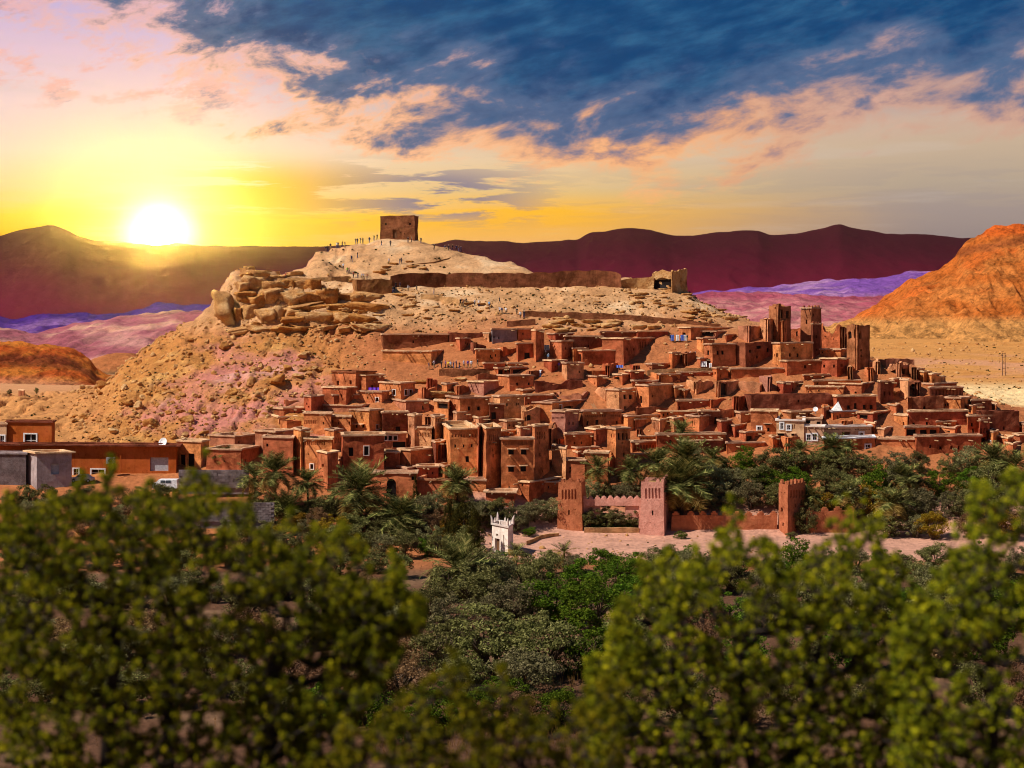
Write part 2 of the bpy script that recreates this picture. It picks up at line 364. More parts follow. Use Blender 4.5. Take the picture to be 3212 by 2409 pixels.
# ------------------------------------------------------------------ terrain: one sheet from the near slope to the horizon
def zc(py, y): return HC + (HY - py) / F * y
NEAR = [(2.0, 33.5), (8.0, 32.5), (14.0, 30.2), (20.0, 28.3), (40.0, 22.3), (60.0, 15.6), (80.0, 9.6), (100.0, 4.2), (116.0, 0.8), (126.0, 0.2)]
VAL = [(150, 0.0), (180, 0.0), (205, 0.1)]
RIGHT_FAR = [(1200, 450), (1150, 550), (1100, 700), (1040, 1000), (1026, 1500), (1024, 3000), (1026, 9000)]
LEFT_FAR = [(1212, 560), (1205, 700), (1150, 1100), (1085, 2000), (1050, 4000), (1036, 9000)]
BACK = [(1120, 520), (1100, 700), (1060, 1100), (1040, 2000), (1034, 4000), (1033, 9000)]
COLS = {
 -700: [(1758, 223), (1640, 245), (1520, 262), (1430, 285), (1340, 310), (1290, 340), (1240, 400)] + LEFT_FAR,
 0:    [(1758, 223), (1640, 245), (1522, 260), (1440, 285), (1330, 308), (1300, 330), (1242, 390), (1226, 450)] + LEFT_FAR,
 200:  [(1758, 223), (1640, 245), (1522, 260), (1440, 280), (1345, 308), (1275, 335), (1238, 385), (1226, 450)] + LEFT_FAR,
 320:  [(1758, 223), (1640, 245), (1515, 261), (1420, 282), (1320, 308), (1215, 350), (1208, 372), (1235, 440)] + LEFT_FAR,
 400:  [(1758, 223), (1640, 245), (1515, 261), (1405, 282), (1300, 306), (1200, 334), (1140, 352), (1128, 362), (1240, 430)] + LEFT_FAR,
 500:  [(1758, 223), (1640, 245), (1510, 262), (1390, 283), (1270, 308), (1150, 336), (1082, 354), (1062, 364), (1220, 440)] + LEFT_FAR,
 600:  [(1758, 223), (1640, 245), (1505, 262), (1380, 283), (1250, 308), (1110, 338), (1035, 354), (1000, 364), (1180, 440)] + BACK,
 650:  [(1758, 223), (1640, 245), (1500, 262), (1370, 283), (1240, 308), (1110, 336), (1020, 352), (965, 360), (955, 368), (1160, 440)] + BACK,
 735:  [(1758, 223), (1640, 245), (1495, 262), (1365, 283), (1240, 306), (1120, 332), (1045, 347), (1010, 352), (880, 360), (848, 366), (842, 380), (1100, 440)] + BACK,
 850:  [(1758, 223), (1660, 242), (1485, 263), (1360, 284), (1245, 305), (1150, 324), (1055, 342), (1005, 350), (905, 358), (878, 364), (862, 372), (856, 385), (1080, 450)] + BACK,
 900:  [(1758, 223), (1660, 242), (1485, 263), (1360, 284), (1245, 305), (1150, 324), (1055, 342), (995, 350), (905, 359), (878, 366), (864, 374), (850, 392), (1060, 460)] + BACK,
 1000: [(1758, 223), (1660, 240), (1485, 263), (1355, 284), (1245, 304), (1150, 323), (1055, 341), (985, 350), (905, 361), (876, 370), (862, 378), (822, 392), (784, 406), (1040, 480)] + BACK,
 1100: [(1758, 223), (1670, 240), (1500, 261), (1380, 281), (1250, 303), (1150, 322), (1055, 340), (975, 351), (905, 363), (872, 374), (858, 381), (815, 393), (768, 405), (764, 412), (1030, 490)] + BACK,
 1200: [(1758, 223), (1680, 240), (1580, 252), (1400, 278), (1250, 303), (1150, 321), (1060, 338), (965, 352), (905, 366), (872, 377), (855, 383), (815, 393), (768, 402), (754, 407), (752, 420), (1030, 500)] + BACK,
 1310: [(1758, 223), (1690, 245), (1590, 252), (1400, 278), (1250, 303), (1150, 321), (1060, 338), (955, 354), (905, 368), (868, 379), (852, 384), (812, 393), (768, 402), (756, 407), (754, 420), (1030, 500)] + BACK,
 1400: [(1758, 223), (1690, 246), (1595, 252), (1400, 277), (1250, 302), (1150, 320), (1060, 337), (955, 355), (902, 370), (866, 380), (850, 385), (815, 394), (785, 402), (778, 410), (1030, 490)] + BACK,
 1500: [(1758, 223), (1684, 248), (1600, 252), (1400, 276), (1250, 302), (1150, 320), (1060, 337), (955, 356), (902, 370), (866, 380), (848, 386), (818, 395), (800, 402), (1030, 490)] + BACK,
 1600: [(1758, 223), (1682, 249), (1606, 254), (1400, 276), (1250, 301), (1150, 320), (1060, 337), (955, 356), (902, 370), (868, 380), (850, 386), (832, 393), (822, 400), (1030, 480)] + BACK,
 1700: [(1758, 223), (1681, 249.5), (1645, 254), (1420, 276), (1250, 301), (1150, 319), (1060, 336), (955, 356), (902, 370), (872, 379), (858, 386), (856, 392), (1030, 470)] + BACK,
 1800: [(1758, 223), (1680, 250), (1650, 254), (1430, 276), (1250, 301), (1150, 319), (1060, 336), (955, 356), (902, 370), (876, 378), (868, 386), (1030, 460)] + BACK,
 1950: [(1758, 223), (1680, 250), (1640, 255), (1430, 277), (1250, 301), (1150, 319), (1060, 336), (955, 356), (902, 368), (872, 376), (868, 384), (1030, 460)] + BACK,
 2100: [(1758, 223), (1680, 250), (1630, 256), (1430, 277), (1250, 301), (1150, 319), (1060, 336), (965, 354), (915, 366), (890, 374), (885, 382), (1030, 460)] + BACK,
 2150: [(1758, 223), (1680, 250), (1620, 256), (1430, 277), (1250, 301), (1150, 319), (1060, 336), (975, 353), (928, 364), (905, 372), (1040, 450)] + BACK,
 2200: [(1758, 223), (1678, 250), (1610, 257), (1430, 277), (1250, 301), (1150, 319), (1060, 336), (985, 352), (955, 361), (945, 368), (1060, 440)] + BACK,
 2300: [(1758, 223), (1676, 250), (1600, 257), (1430, 277), (1250, 301), (1150, 319), (1060, 336), (1000, 350), (988, 358), (1080, 430)] + BACK,
 2400: [(1758, 223), (1676, 250), (1590, 258), (1425, 277), (1250, 301), (1150, 319), (1070, 334), (1020, 347), (1012, 354), (1100, 430)] + BACK,
 2550: [(1758, 223), (1676, 250), (1580, 259), (1415, 277), (1250, 301), (1160, 317), (1105, 330), (1090, 338), (1130, 420)] + RIGHT_FAR[1:],
 2700: [(1758, 223), (1676, 250), (1570, 260), (1415, 277), (1255, 301), (1170, 316), (1125, 328), (1118, 335), (1180, 420)] + RIGHT_FAR[1:],
 2780: [(1758, 223), (1676, 250), (1560, 260), (1415, 277), (1260, 301), (1190, 314), (1142, 326), (1135, 332), (1190, 420)] + RIGHT_FAR,
 2900: [(1758, 223), (1680, 248), (1560, 260), (1420, 277), (1290, 297), (1225, 310), (1190, 320), (1183, 326), (1212, 390)] + RIGHT_FAR,
 3000: [(1758, 223), (1690, 244), (1560, 259), (1425, 276), (1320, 293), (1265, 304), (1228, 314), (1222, 320), (1240, 370)] + RIGHT_FAR,
 3100: [(1758, 223), (1700, 240), (1560, 258), (1430, 275), (1350, 288), (1305, 298), (1272, 308), (1262, 316), (1262, 360)] + RIGHT_FAR,
 3212: [(1758, 223), (1700, 238), (1560, 258), (1435, 274), (1370, 285), (1330, 294), (1300, 304), (1290, 312), (1275, 360)] + RIGHT_FAR,
 3900: [(1758, 223), (1700, 238), (1560, 258), (1440, 274), (1390, 285), (1350, 294), (1320, 304), (1310, 312), (1280, 360)] + RIGHT_FAR,
}
_cp = sorted(COLS)
_yg = np.concatenate([np.arange(2, 118, 3.0), np.arange(118, 252, 1.0), np.arange(252, 425, 0.5), np.arange(425, 760, 5.0), np.geomspace(760, 9000, 30)])
def _smooth(a, k):
    w = np.ones(2 * k + 1); w /= w.sum()
    return np.convolve(np.pad(a, k, mode='edge'), w, mode='valid')
_prof = []
for c in _cp:
    pts = NEAR + VAL + [(y, zc(py, y)) for py, y in COLS[c]]
    ys, zs = zip(*pts)
    _prof.append(_smooth(np.interp(_yg, ys, zs), 2))
_prof = np.array(_prof)
_cpa = np.array(_cp, float)
def base_h(u, y):
    """smooth height at image column u (array) and depth y (array)"""
    u = np.clip(np.asarray(u, float), _cpa[0], _cpa[-1] - 1e-3); y = np.asarray(y, float)
    u, y = np.broadcast_arrays(u, y)
    i = np.clip(np.searchsorted(_cpa, u, side='right') - 1, 0, len(_cpa) - 2)
    t = (u - _cpa[i]) / (_cpa[i + 1] - _cpa[i]); t = t * t * (3 - 2 * t) * 0.5 + t * 0.5
    j = np.clip(np.searchsorted(_yg, y, side='right') - 1, 0, len(_yg) - 2)
    w = np.clip((y - _yg[j]) / (_yg[j + 1] - _yg[j]), 0, 1)
    a = _prof[i, j] * (1 - w) + _prof[i, j + 1] * w
    b = _prof[i + 1, j] * (1 - w) + _prof[i + 1, j + 1] * w
    return a * (1 - t) + b * t
def ss(v, a, b):
    t = np.clip((np.asarray(v, float) - a) / (b - a), 0, 1); return t * t * (3 - 2 * t)
def height(x, y):
    x = np.asarray(x, float); y = np.asarray(y, float)
    u = x / np.maximum(y, 1.0) * F + CX
    h = base_h(u, y)
    hill = ss(y, 262, 285) * (1 - ss(y, 420, 470))
    leftslope = hill * (1 - ss(u, 1000, 1250))
    top = hill * ss(y, 335, 350)
    h = h + hill * fbm(x / 9, y / 9, 0, 3, 4) * 0.8 + leftslope * (fbm(x / 5, y / 5, 0, 5, 4) * 1.3 - 0.2)
    # gullies running down the slope, and rock steps
    gul = np.abs(fbm(x / 6 + 40, y / 40, 0, 9, 3)); h = h - leftslope * (1 - ss(gul, 0.0, 0.16)) * 0.9
    stp = 2.3; ph = (h + fbm(x / 14, y / 14, 0, 21, 3) * 2.2) / stp; fr = ph - np.floor(ph)
    h = h + (leftslope * 0.95 + top * 0.75 * (1 - ss(u, 2200, 2500))) * stp * 0.33 * (ss(fr, 0.55, 0.95) - fr)
    h = h + hill * (fbm(x / 2.6, y / 2.6, 0, 71, 3) * 0.85 * (0.35 + 0.65 * ss(fbm(x / 16, y / 16, 0, 73, 2), -0.1, 0.3)))
    val = (1 - ss(y, 250, 262)) * ss(y, 60, 100)
    h = h + val * fbm(x / 7, y / 7, 0, 31, 3) * 0.22
    far = ss(y, 430, 520); h = h + far * fbm(x / 60, y / 60, 0, 41, 4) * 2.2 * ss(y, 430, 900)
    return h
us = np.arange(-600, 3810, 7.0)
rows = np.concatenate([np.arange(2, 118, 3.5), np.arange(118, 254, 1.1), np.arange(254, 422, 0.5), np.arange(422, 760, 5.0), np.geomspace(760, 9000, 34)])
U, R = np.meshgrid(us, rows)
XX = (U - CX) / F * R
# widen close to the camera so that the sheet also covers the ground beside it
wid = 1 + 5 * (1 - ss(R, 20, 120)); XX = XX * wid
HH = height(XX, R)

_uw = lambda y: 1 + 5 * (1 - ss(y, 20, 120))
def _col(u):
    """height profile of the built sheet along image column u"""
    i = min(max((u - us[0]) / 7.0, 0), len(us) - 1.001); k = int(i); t = i - k
    return HH[:, k] * (1 - t) + HH[:, k + 1] * t
def ground(x, y):
    w = 1.0 if y > 119.9 else float(_uw(y))
    return float(np.interp(y, rows, _col(x / w / y * F + CX)))
def hit(px, py, ymin=118, ymax=760):
    """first point of the ground along the ray through a photo pixel"""
    z = _col(px); ys = rows
    d = HC + (HY - py) / F * ys - z
    ok = (ys >= ymin) & (ys <= ymax)
    ks = np.nonzero(ok & (d <= 0))[0]
    if len(ks):
        k = ks[0]; y = ys[k]
        if k > 0 and d[k - 1] > 0: y = ys[k - 1] + (ys[k] - ys[k - 1]) * d[k - 1] / (d[k - 1] - d[k])
    else:
        near = (ys > 330) & (ys < 425) if py < 1000 else (ys > 250) & (ys < 420)
        y = ys[np.argmin(np.where(near, d, 1e9))]
    return np.array([(px - CX) / F * y, y, float(np.interp(y, rows, z))])
PY = HY - (HH - HC) / R * F
def lerp(a, b, t): return a * (1 - t[..., None]) + np.asarray(b)[None, None] * t[..., None]
n1 = fbm(XX / 22, R / 22, 0, 51, 4); n2 = fbm(XX / 7, R / 7, HH / 7, 52, 4); n3 = fbm(XX / 12, R / 40, HH / 5, 53, 4)
col = np.zeros(U.shape + (3,)) + np.array((0.42, 0.145, 0.053))
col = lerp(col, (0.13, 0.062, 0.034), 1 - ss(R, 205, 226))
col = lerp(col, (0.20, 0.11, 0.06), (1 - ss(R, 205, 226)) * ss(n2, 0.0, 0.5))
road = ss(R, 219, 226) * (1 - ss(R, 255, 262)) * ss(U, 1420, 1520)
col = lerp(col, (0.56, 0.285, 0.19), road)
sand = ss(R, 330, 345) * ss(PY + n1 * 50, 1100, 1010) if False else ss(R, 330, 346) * (1 - ss(PY + n1 * 60, 960, 1080))
sand = sand * (1 - ss(U, 2250, 2450))
col = lerp(col, (0.56, 0.30, 0.135), sand); col = lerp(col, (0.68, 0.45, 0.25), sand * ss(n2, 0.05, 0.5) * 0.8); col = lerp(col, (0.40, 0.19, 0.075), sand * ss(-n2, 0.1, 0.5) * 0.7)
ls = ss(R, 264, 275) * (1 - ss(U + n1 * 90, 900, 1180)) * (1 - ss(R, 440, 480)) * (1 - sand)
col = lerp(col, (0.45, 0.185, 0.05), ls)
col = lerp(col, (0.57, 0.29, 0.09), ls * ss(n2, 0.05, 0.5) * 0.8)
pink = ls * np.clip(ss(n3 + 0.9 * np.exp(-((U - 780) / 150) ** 2 - ((PY - 1110) / 70) ** 2) + 0.8 * np.exp(-((U - 1000) / 160) ** 2 - ((PY - 1230) / 70) ** 2) + 0.7 * np.exp(-((U - 700) / 230) ** 2 - ((PY - 1310) / 60) ** 2), 0.25, 0.7), 0, 1)
col = lerp(col, (0.52, 0.19, 0.135), pink)
col = lerp(col, (0.62, 0.33, 0.26), pink * ss(n2, 0.1, 0.5) * 0.7)
redp = ls * ss(-n3, 0.18, 0.5) * (1 - ss(U, 420, 620))
col = lerp(col, (0.52, 0.15, 0.045), redp)
lt = ss(R, 262, 275) * (1 - ss(U, 260, 420)) * (1 - ss(R, 520, 700))
col = lerp(col, (0.56, 0.25, 0.085), lt * 0.8); col = lerp(col, (0.40, 0.16, 0.06), lt * ss(n2, 0.1, 0.5) * 0.6)
farL = ss(R, 380, 500) * (1 - ss(U, 900, 1500)); col = lerp(col, (0.58, 0.27, 0.12), farL)
pr = ss(R, 330, 360) * ss(U, 2500, 2750); col = lerp(col, (0.56, 0.25, 0.07), pr); col = lerp(col, (0.50, 0.20, 0.05), pr * ss(n2, 0.1, 0.5))
col = lerp(col, (0.78, 0.54, 0.26), pr * (1 - ss(R, 400, 470)) * ss(U, 2800, 2900))
col = lerp(col, (0.58, 0.27, 0.15), pr * ss(R, 430, 500) * (1 - ss(R, 600, 700)) * ss(n1, -0.2, 0.4) * 0.7)
nr, nc = U.shape
verts = np.stack([XX, R, HH], -1).reshape(-1, 3)
idx = np.arange(nr * nc).reshape(nr, nc)
quads = np.stack([idx[:-1, :-1], idx[:-1, 1:], idx[1:, 1:], idx[1:, :-1]], -1).reshape(-1, 4)
cols = np.concatenate([col, np.ones(col.shape[:2] + (1,))], -1).reshape(-1, 4)
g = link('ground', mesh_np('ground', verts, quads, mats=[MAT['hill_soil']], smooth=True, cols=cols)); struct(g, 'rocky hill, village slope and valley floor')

def ridge(name, crest, ycrest, yfoot, pyfoot, colf, mat='far_soil', seed=1, rough=1.0, nd=46, step=9, label=None, back=None):
    """a hill given by its crest line, standing at its own distance, with a front slope and a back slope"""
    cx, cyy = zip(*crest)
    u = np.arange(cx[0], cx[-1] + 1, step)
    top = np.interp(u, cx, cyy) 
    top = np.convolve(np.pad(top, 2, mode='edge'), np.ones(5) / 5, mode='valid') * 0.5 + top * 0.5
    t = np.concatenate([np.linspace(0, 1, nd), 1 + np.linspace(0.08, 1, 10)])
    UU, TT = np.meshgrid(u, t); TOP = np.broadcast_to(top, UU.shape)
    yb = back or (ycrest - yfoot)
    YY = np.where(TT <= 1, yfoot + (ycrest - yfoot) * TT, ycrest + yb * (TT - 1))
    zt = HC + (HY - TOP) / F * ycrest; zf = HC + (HY - pyfoot) / F * yfoot - 8
    ff = np.where(TT <= 1, TT ** 0.9, 1 - (TT - 1) ** 1.2 * 0.9)
    X_ = (UU - CX) / F * YY
    sc_ = (ycrest - yfoot)
    amp = np.sin(np.clip(TT, 0, 1) * math.pi) * 0.8 + 0.06
    nz = fbm(X_ / (sc_ * .35), YY / (sc_ * .35), 0, seed, 5) * 0.8 - np.abs(fbm(X_ / (sc_ * .18), YY / (sc_ * .5), 0, seed + 7, 4)) * 0.7
    ZZ = zf + (zt - zf) * ff + nz * amp * rough * (zt - zf) * 0.16 + fbm(X_ / (sc_ * .04), YY / (sc_ * .04), 0, seed + 3, 3) * sc_ * 0.009 * rough - np.abs(fbm(X_ / (sc_ * .055), YY / (sc_ * .16), 0, seed + 13, 3)) * sc_ * 0.022 * rough * np.clip(amp, 0, 1)
    h_, w_ = UU.shape
    idx = np.arange(h_ * w_).reshape(h_, w_)
    quads = np.stack([idx[:-1, :-1], idx[:-1, 1:], idx[1:, 1:], idx[1:, :-1]], -1).reshape(-1, 4)
    V = np.stack([X_, YY, ZZ], -1).reshape(-1, 3)
    pyv = HY - (ZZ - HC) / YY * F
    c = colf(UU, pyv, X_, YY, ZZ, np.clip((ZZ - zf) / np.maximum(zt - zf, 1), 0, 1.2))
    cols = np.concatenate([c, np.ones(c.shape[:2] + (1,))], -1).reshape(-1, 4)
    return struct(link(name, mesh_np(name, V, quads, mats=[MAT[mat]], smooth=True, cols=cols)), label)
def mixc(a, b, t): return np.asarray(a) * (1 - t[..., None]) + np.asarray(b) * t[..., None]
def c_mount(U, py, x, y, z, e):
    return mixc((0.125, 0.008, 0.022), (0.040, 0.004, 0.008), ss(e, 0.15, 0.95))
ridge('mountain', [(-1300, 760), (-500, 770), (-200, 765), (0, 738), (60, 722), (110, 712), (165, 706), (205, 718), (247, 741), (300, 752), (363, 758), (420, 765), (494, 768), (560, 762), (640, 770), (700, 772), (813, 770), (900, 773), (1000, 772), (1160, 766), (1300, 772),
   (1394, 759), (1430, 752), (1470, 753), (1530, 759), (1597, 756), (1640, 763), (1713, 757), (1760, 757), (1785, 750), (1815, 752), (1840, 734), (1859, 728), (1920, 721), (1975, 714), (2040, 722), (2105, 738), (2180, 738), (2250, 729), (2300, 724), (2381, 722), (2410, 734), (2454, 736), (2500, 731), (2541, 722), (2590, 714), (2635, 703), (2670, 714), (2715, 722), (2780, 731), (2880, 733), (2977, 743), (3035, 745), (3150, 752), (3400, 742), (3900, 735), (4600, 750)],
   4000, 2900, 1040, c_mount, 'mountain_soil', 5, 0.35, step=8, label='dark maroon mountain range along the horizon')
def c_viol(U, py, x, y, z, e):
    n = fbm(x / 60, y / 60, z / 20, 61, 4); c = mixc((0.09, 0.03, 0.19), (0.24, 0.11, 0.30), ss(n, -0.1, 0.5)); return mixc(c, (0.05, 0.015, 0.16), ss(e, 0.6, 1.0))
ridge('hill', [(-900, 1000), (-300, 985), (0, 995), (54, 1004), (134, 982), (253, 984), (325, 987), (398, 985), (440, 968), (488, 952), (560, 951), (615, 957), (651, 954), (760, 962), (1000, 975), (1400, 985)], 2300, 1800, 1060, c_viol, seed=11, label='violet hills far behind the left slope')
def c_pink(U, py, x, y, z, e):
    n = fbm(x / 45, y / 45, z / 12, 71, 4); c = mixc((0.36, 0.10, 0.12), (0.52, 0.24, 0.20), ss(n, -0.2, 0.4)); c = mixc(c, (0.58, 0.34, 0.20), ss(e, 0.5, 0.9) * ss(n, 0, 0.5)); return mixc(c, (0.34, 0.045, 0.07), ss(n, 0.35, 0.6) * 0.6)
ridge('hill', [(-900, 1040), (-200, 1022), (0, 1028), (60, 1034), (94, 1044), (152, 1032), (253, 1007), (362, 994), (470, 981), (560, 974), (651, 971), (800, 975), (1100, 990)], 1500, 1050, 1160, c_pink, seed=13, label='dusty pink hills behind the left slope')
def c_red(U, py, x, y, z, e):
    n = fbm(x / 18, y / 18, z / 4, 81, 4); c = mixc((0.42, 0.075, 0.012), (0.58, 0.17, 0.025), ss(n, -0.2, 0.4)); c = mixc(c, (0.16, 0.03, 0.012), ss(np.abs(e - 0.66 + n * 0.12), 0.16, 0.04) * 0.8); return mixc(c, (0.54, 0.22, 0.10), 1 - ss(e, 0.2, 0.45))
ridge('hill', [(-900, 1085), (-300, 1066), (0, 1071), (70, 1074), (145, 1077), (190, 1082), (225, 1090), (253, 1108), (285, 1132), (300, 1158), (330, 1176), (400, 1196), (470, 1215)], 760, 600, 1205, c_red, 'stony_soil', seed=17, rough=1.3, nd=80, step=4, label='red flat-topped hill behind the orange house')
ridge('hill', [(250, 1150), (300, 1120), (345, 1108), (400, 1107), (450, 1114), (520, 1140), (600, 1170)], 950, 860, 1180, lambda U, py, x, y, z, e: mixc((0.45, 0.15, 0.05), (0.14, 0.10, 0.05), 1 - ss(e, 0.3, 0.6)), seed=19, step=6, label='small orange hillock left of the boulder slope')
ridge('hill', [(2100, 930), (2200, 915), (2297, 908), (2340, 900), (2434, 896), (2500, 888), (2561, 880), (2651, 874), (2740, 868), (2796, 861), (2854, 851), (2941, 847), (3100, 842), (3400, 850), (3900, 870)], 2400, 1900, 1010, lambda U, py, x, y, z, e: mixc(mixc((0.19, 0.07, 0.30), (0.38, 0.19, 0.34), ss(fbm(x / 120, y / 30, z / 14, 91, 4), -0.1, 0.4)), (0.36, 0.11, 0.16), 1 - ss(e, 0.3, 0.7)), seed=23, label='violet hill far behind the ruined kasbah')
ridge('hill', [(2000, 950), (2120, 935), (2163, 926), (2210, 916), (2289, 916), (2370, 919), (2452, 920), (2520, 922), (2579, 925), (2650, 927), (2723, 929), (2800, 935), (3000, 950), (3300, 970)], 1500, 1150, 1020, lambda U, py, x, y, z, e: mixc(mixc((0.40, 0.10, 0.12), (0.56, 0.24, 0.20), ss(fbm(x / 60, y / 16, z / 8, 95, 4), -0.2, 0.4)), (0.34, 0.05, 0.09), ss(e, 0.6, 0.95) * 0.7), seed=27, label='pink hill behind the ruined kasbah')
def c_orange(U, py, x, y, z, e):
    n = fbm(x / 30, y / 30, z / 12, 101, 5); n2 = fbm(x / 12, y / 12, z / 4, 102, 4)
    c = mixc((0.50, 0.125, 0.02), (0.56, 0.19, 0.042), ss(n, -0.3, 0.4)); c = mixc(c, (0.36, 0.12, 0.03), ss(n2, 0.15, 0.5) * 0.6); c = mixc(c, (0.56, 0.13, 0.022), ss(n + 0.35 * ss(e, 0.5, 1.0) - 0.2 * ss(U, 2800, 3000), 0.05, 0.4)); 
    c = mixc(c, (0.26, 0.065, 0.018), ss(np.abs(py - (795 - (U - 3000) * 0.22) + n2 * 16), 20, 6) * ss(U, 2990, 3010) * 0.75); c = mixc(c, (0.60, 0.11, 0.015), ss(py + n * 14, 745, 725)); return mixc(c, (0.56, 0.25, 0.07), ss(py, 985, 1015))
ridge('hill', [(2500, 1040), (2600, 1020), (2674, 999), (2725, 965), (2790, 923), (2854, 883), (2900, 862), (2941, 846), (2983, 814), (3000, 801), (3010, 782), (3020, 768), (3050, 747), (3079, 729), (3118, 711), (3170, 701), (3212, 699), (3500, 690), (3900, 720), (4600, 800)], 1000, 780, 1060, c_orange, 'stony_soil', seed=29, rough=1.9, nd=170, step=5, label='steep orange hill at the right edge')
# ------------------------------------------------------------------ mud buildings
ZONES = {'A': (800, 1120, .31646), 'B': (1400, 1120, .31646), 'C': (2000, 1120, .31646), 'D': (2500, 1120, .32188), 'E': (1200, 640, .36166),
         'F': (2000, 640, .36166), 'G': (600, 640, .36166), 'H': (0, 1270, .36166), 'I': (1400, 1400, .36166), 'S': (0, 0, 1.0)}
UP = np.array((0., 0., 1.))
def unit(v): return v / (np.linalg.norm(v) + 1e-9)
def jit(p, amp, seed=0):
    p = np.asarray(p, float)
    q = p / 1.7
    return p + amp * np.array([fbm(q[0], q[1], q[2], 201 + seed, 2), fbm(q[0], q[1], q[2], 211 + seed, 2), 0.5 * fbm(q[0], q[1], q[2], 221 + seed, 2)])
def jitter_all(V, amp):
    V = np.asarray(V, float)
    if amp <= 0 or not len(V): return V
    q = V / 1.7
    return V + amp * np.stack([fbm(q[:, 0], q[:, 1], q[:, 2], 201, 2), fbm(q[:, 0], q[:, 1], q[:, 2], 211, 2), 0.5 * fbm(q[:, 0], q[:, 1], q[:, 2], 221, 2)], -1)
def facade(mb, b0, b1, t0, t1, holes, inward, topf=None, sub=1.6):
    """one wall face as a grid with real openings. b0,b1 bottom corners, t0,t1 top corners; holes (s0,s1,v0,v1,depth,arch)"""
    L = np.linalg.norm(b1 - b0); H = max(0.3, t0[2] - b0[2])
    def pos(s, v, d=0.0):
        a = b0 * (1 - s) + b1 * s; c = t0 * (1 - s) + t1 * s
        if topf is not None: c = c.copy(); c[2] = a[2] + (c[2] - a[2]) * topf(s)
        return a * (1 - v) + c * v + inward * d
    ns = max(1, int(L / sub)); nv = max(1, int(H / sub))
    S_ = sorted(set([k / ns for k in range(ns + 1)] + [h[0] for h in holes] + [h[1] for h in holes]))
    V_ = sorted(set([k / nv for k in range(nv + 1)] + [h[2] for h in holes] + [h[3] for h in holes]))
    for i in range(len(S_) - 1):
        for j in range(len(V_) - 1):
            s, v = (S_[i] + S_[i+1]) / 2, (V_[j] + V_[j+1]) / 2
            if any(h[0] < s < h[1] and h[2] < v < h[3] for h in holes): continue
            mb.quad(pos(S_[i], V_[j]), pos(S_[i+1], V_[j]), pos(S_[i+1], V_[j+1]), pos(S_[i], V_[j+1]))
    out = []
    for (s0, s1, v0, v1, d, arch) in holes:
        f = [pos(s0, v0), pos(s1, v0), pos(s1, v1), pos(s0, v1)]; k = [pos(s0, v0, d), pos(s1, v0, d), pos(s1, v1, d), pos(s0, v1, d)]
        for a in range(4):
            b = (a + 1) % 4; mb.quad(f[a], f[b], k[b], k[a])
        if arch:                                            # round the head of the opening
            hs = (s1 - s0) / 2; rv = min((v1 - v0) * 0.45, hs * L / H); sm = (s0 + s1) / 2
            pts = [(sm + hs * math.cos(t), v1 - rv + rv * math.sin(t)) for t in np.linspace(0, math.pi, 9)]
            for a in range(8):
                p, q_ = pts[a], pts[a + 1]
                mb.quad(pos(p[0], p[1]), pos(p[0], v1), pos(q_[0], v1), pos(q_[0], q_[1]))
                mb.quad(pos(p[0], p[1]), pos(q_[0], q_[1]), pos(q_[0], q_[1], d), pos(p[0], p[1], d))
        out.append((f, k))
    return out, pos
HOUSES = []
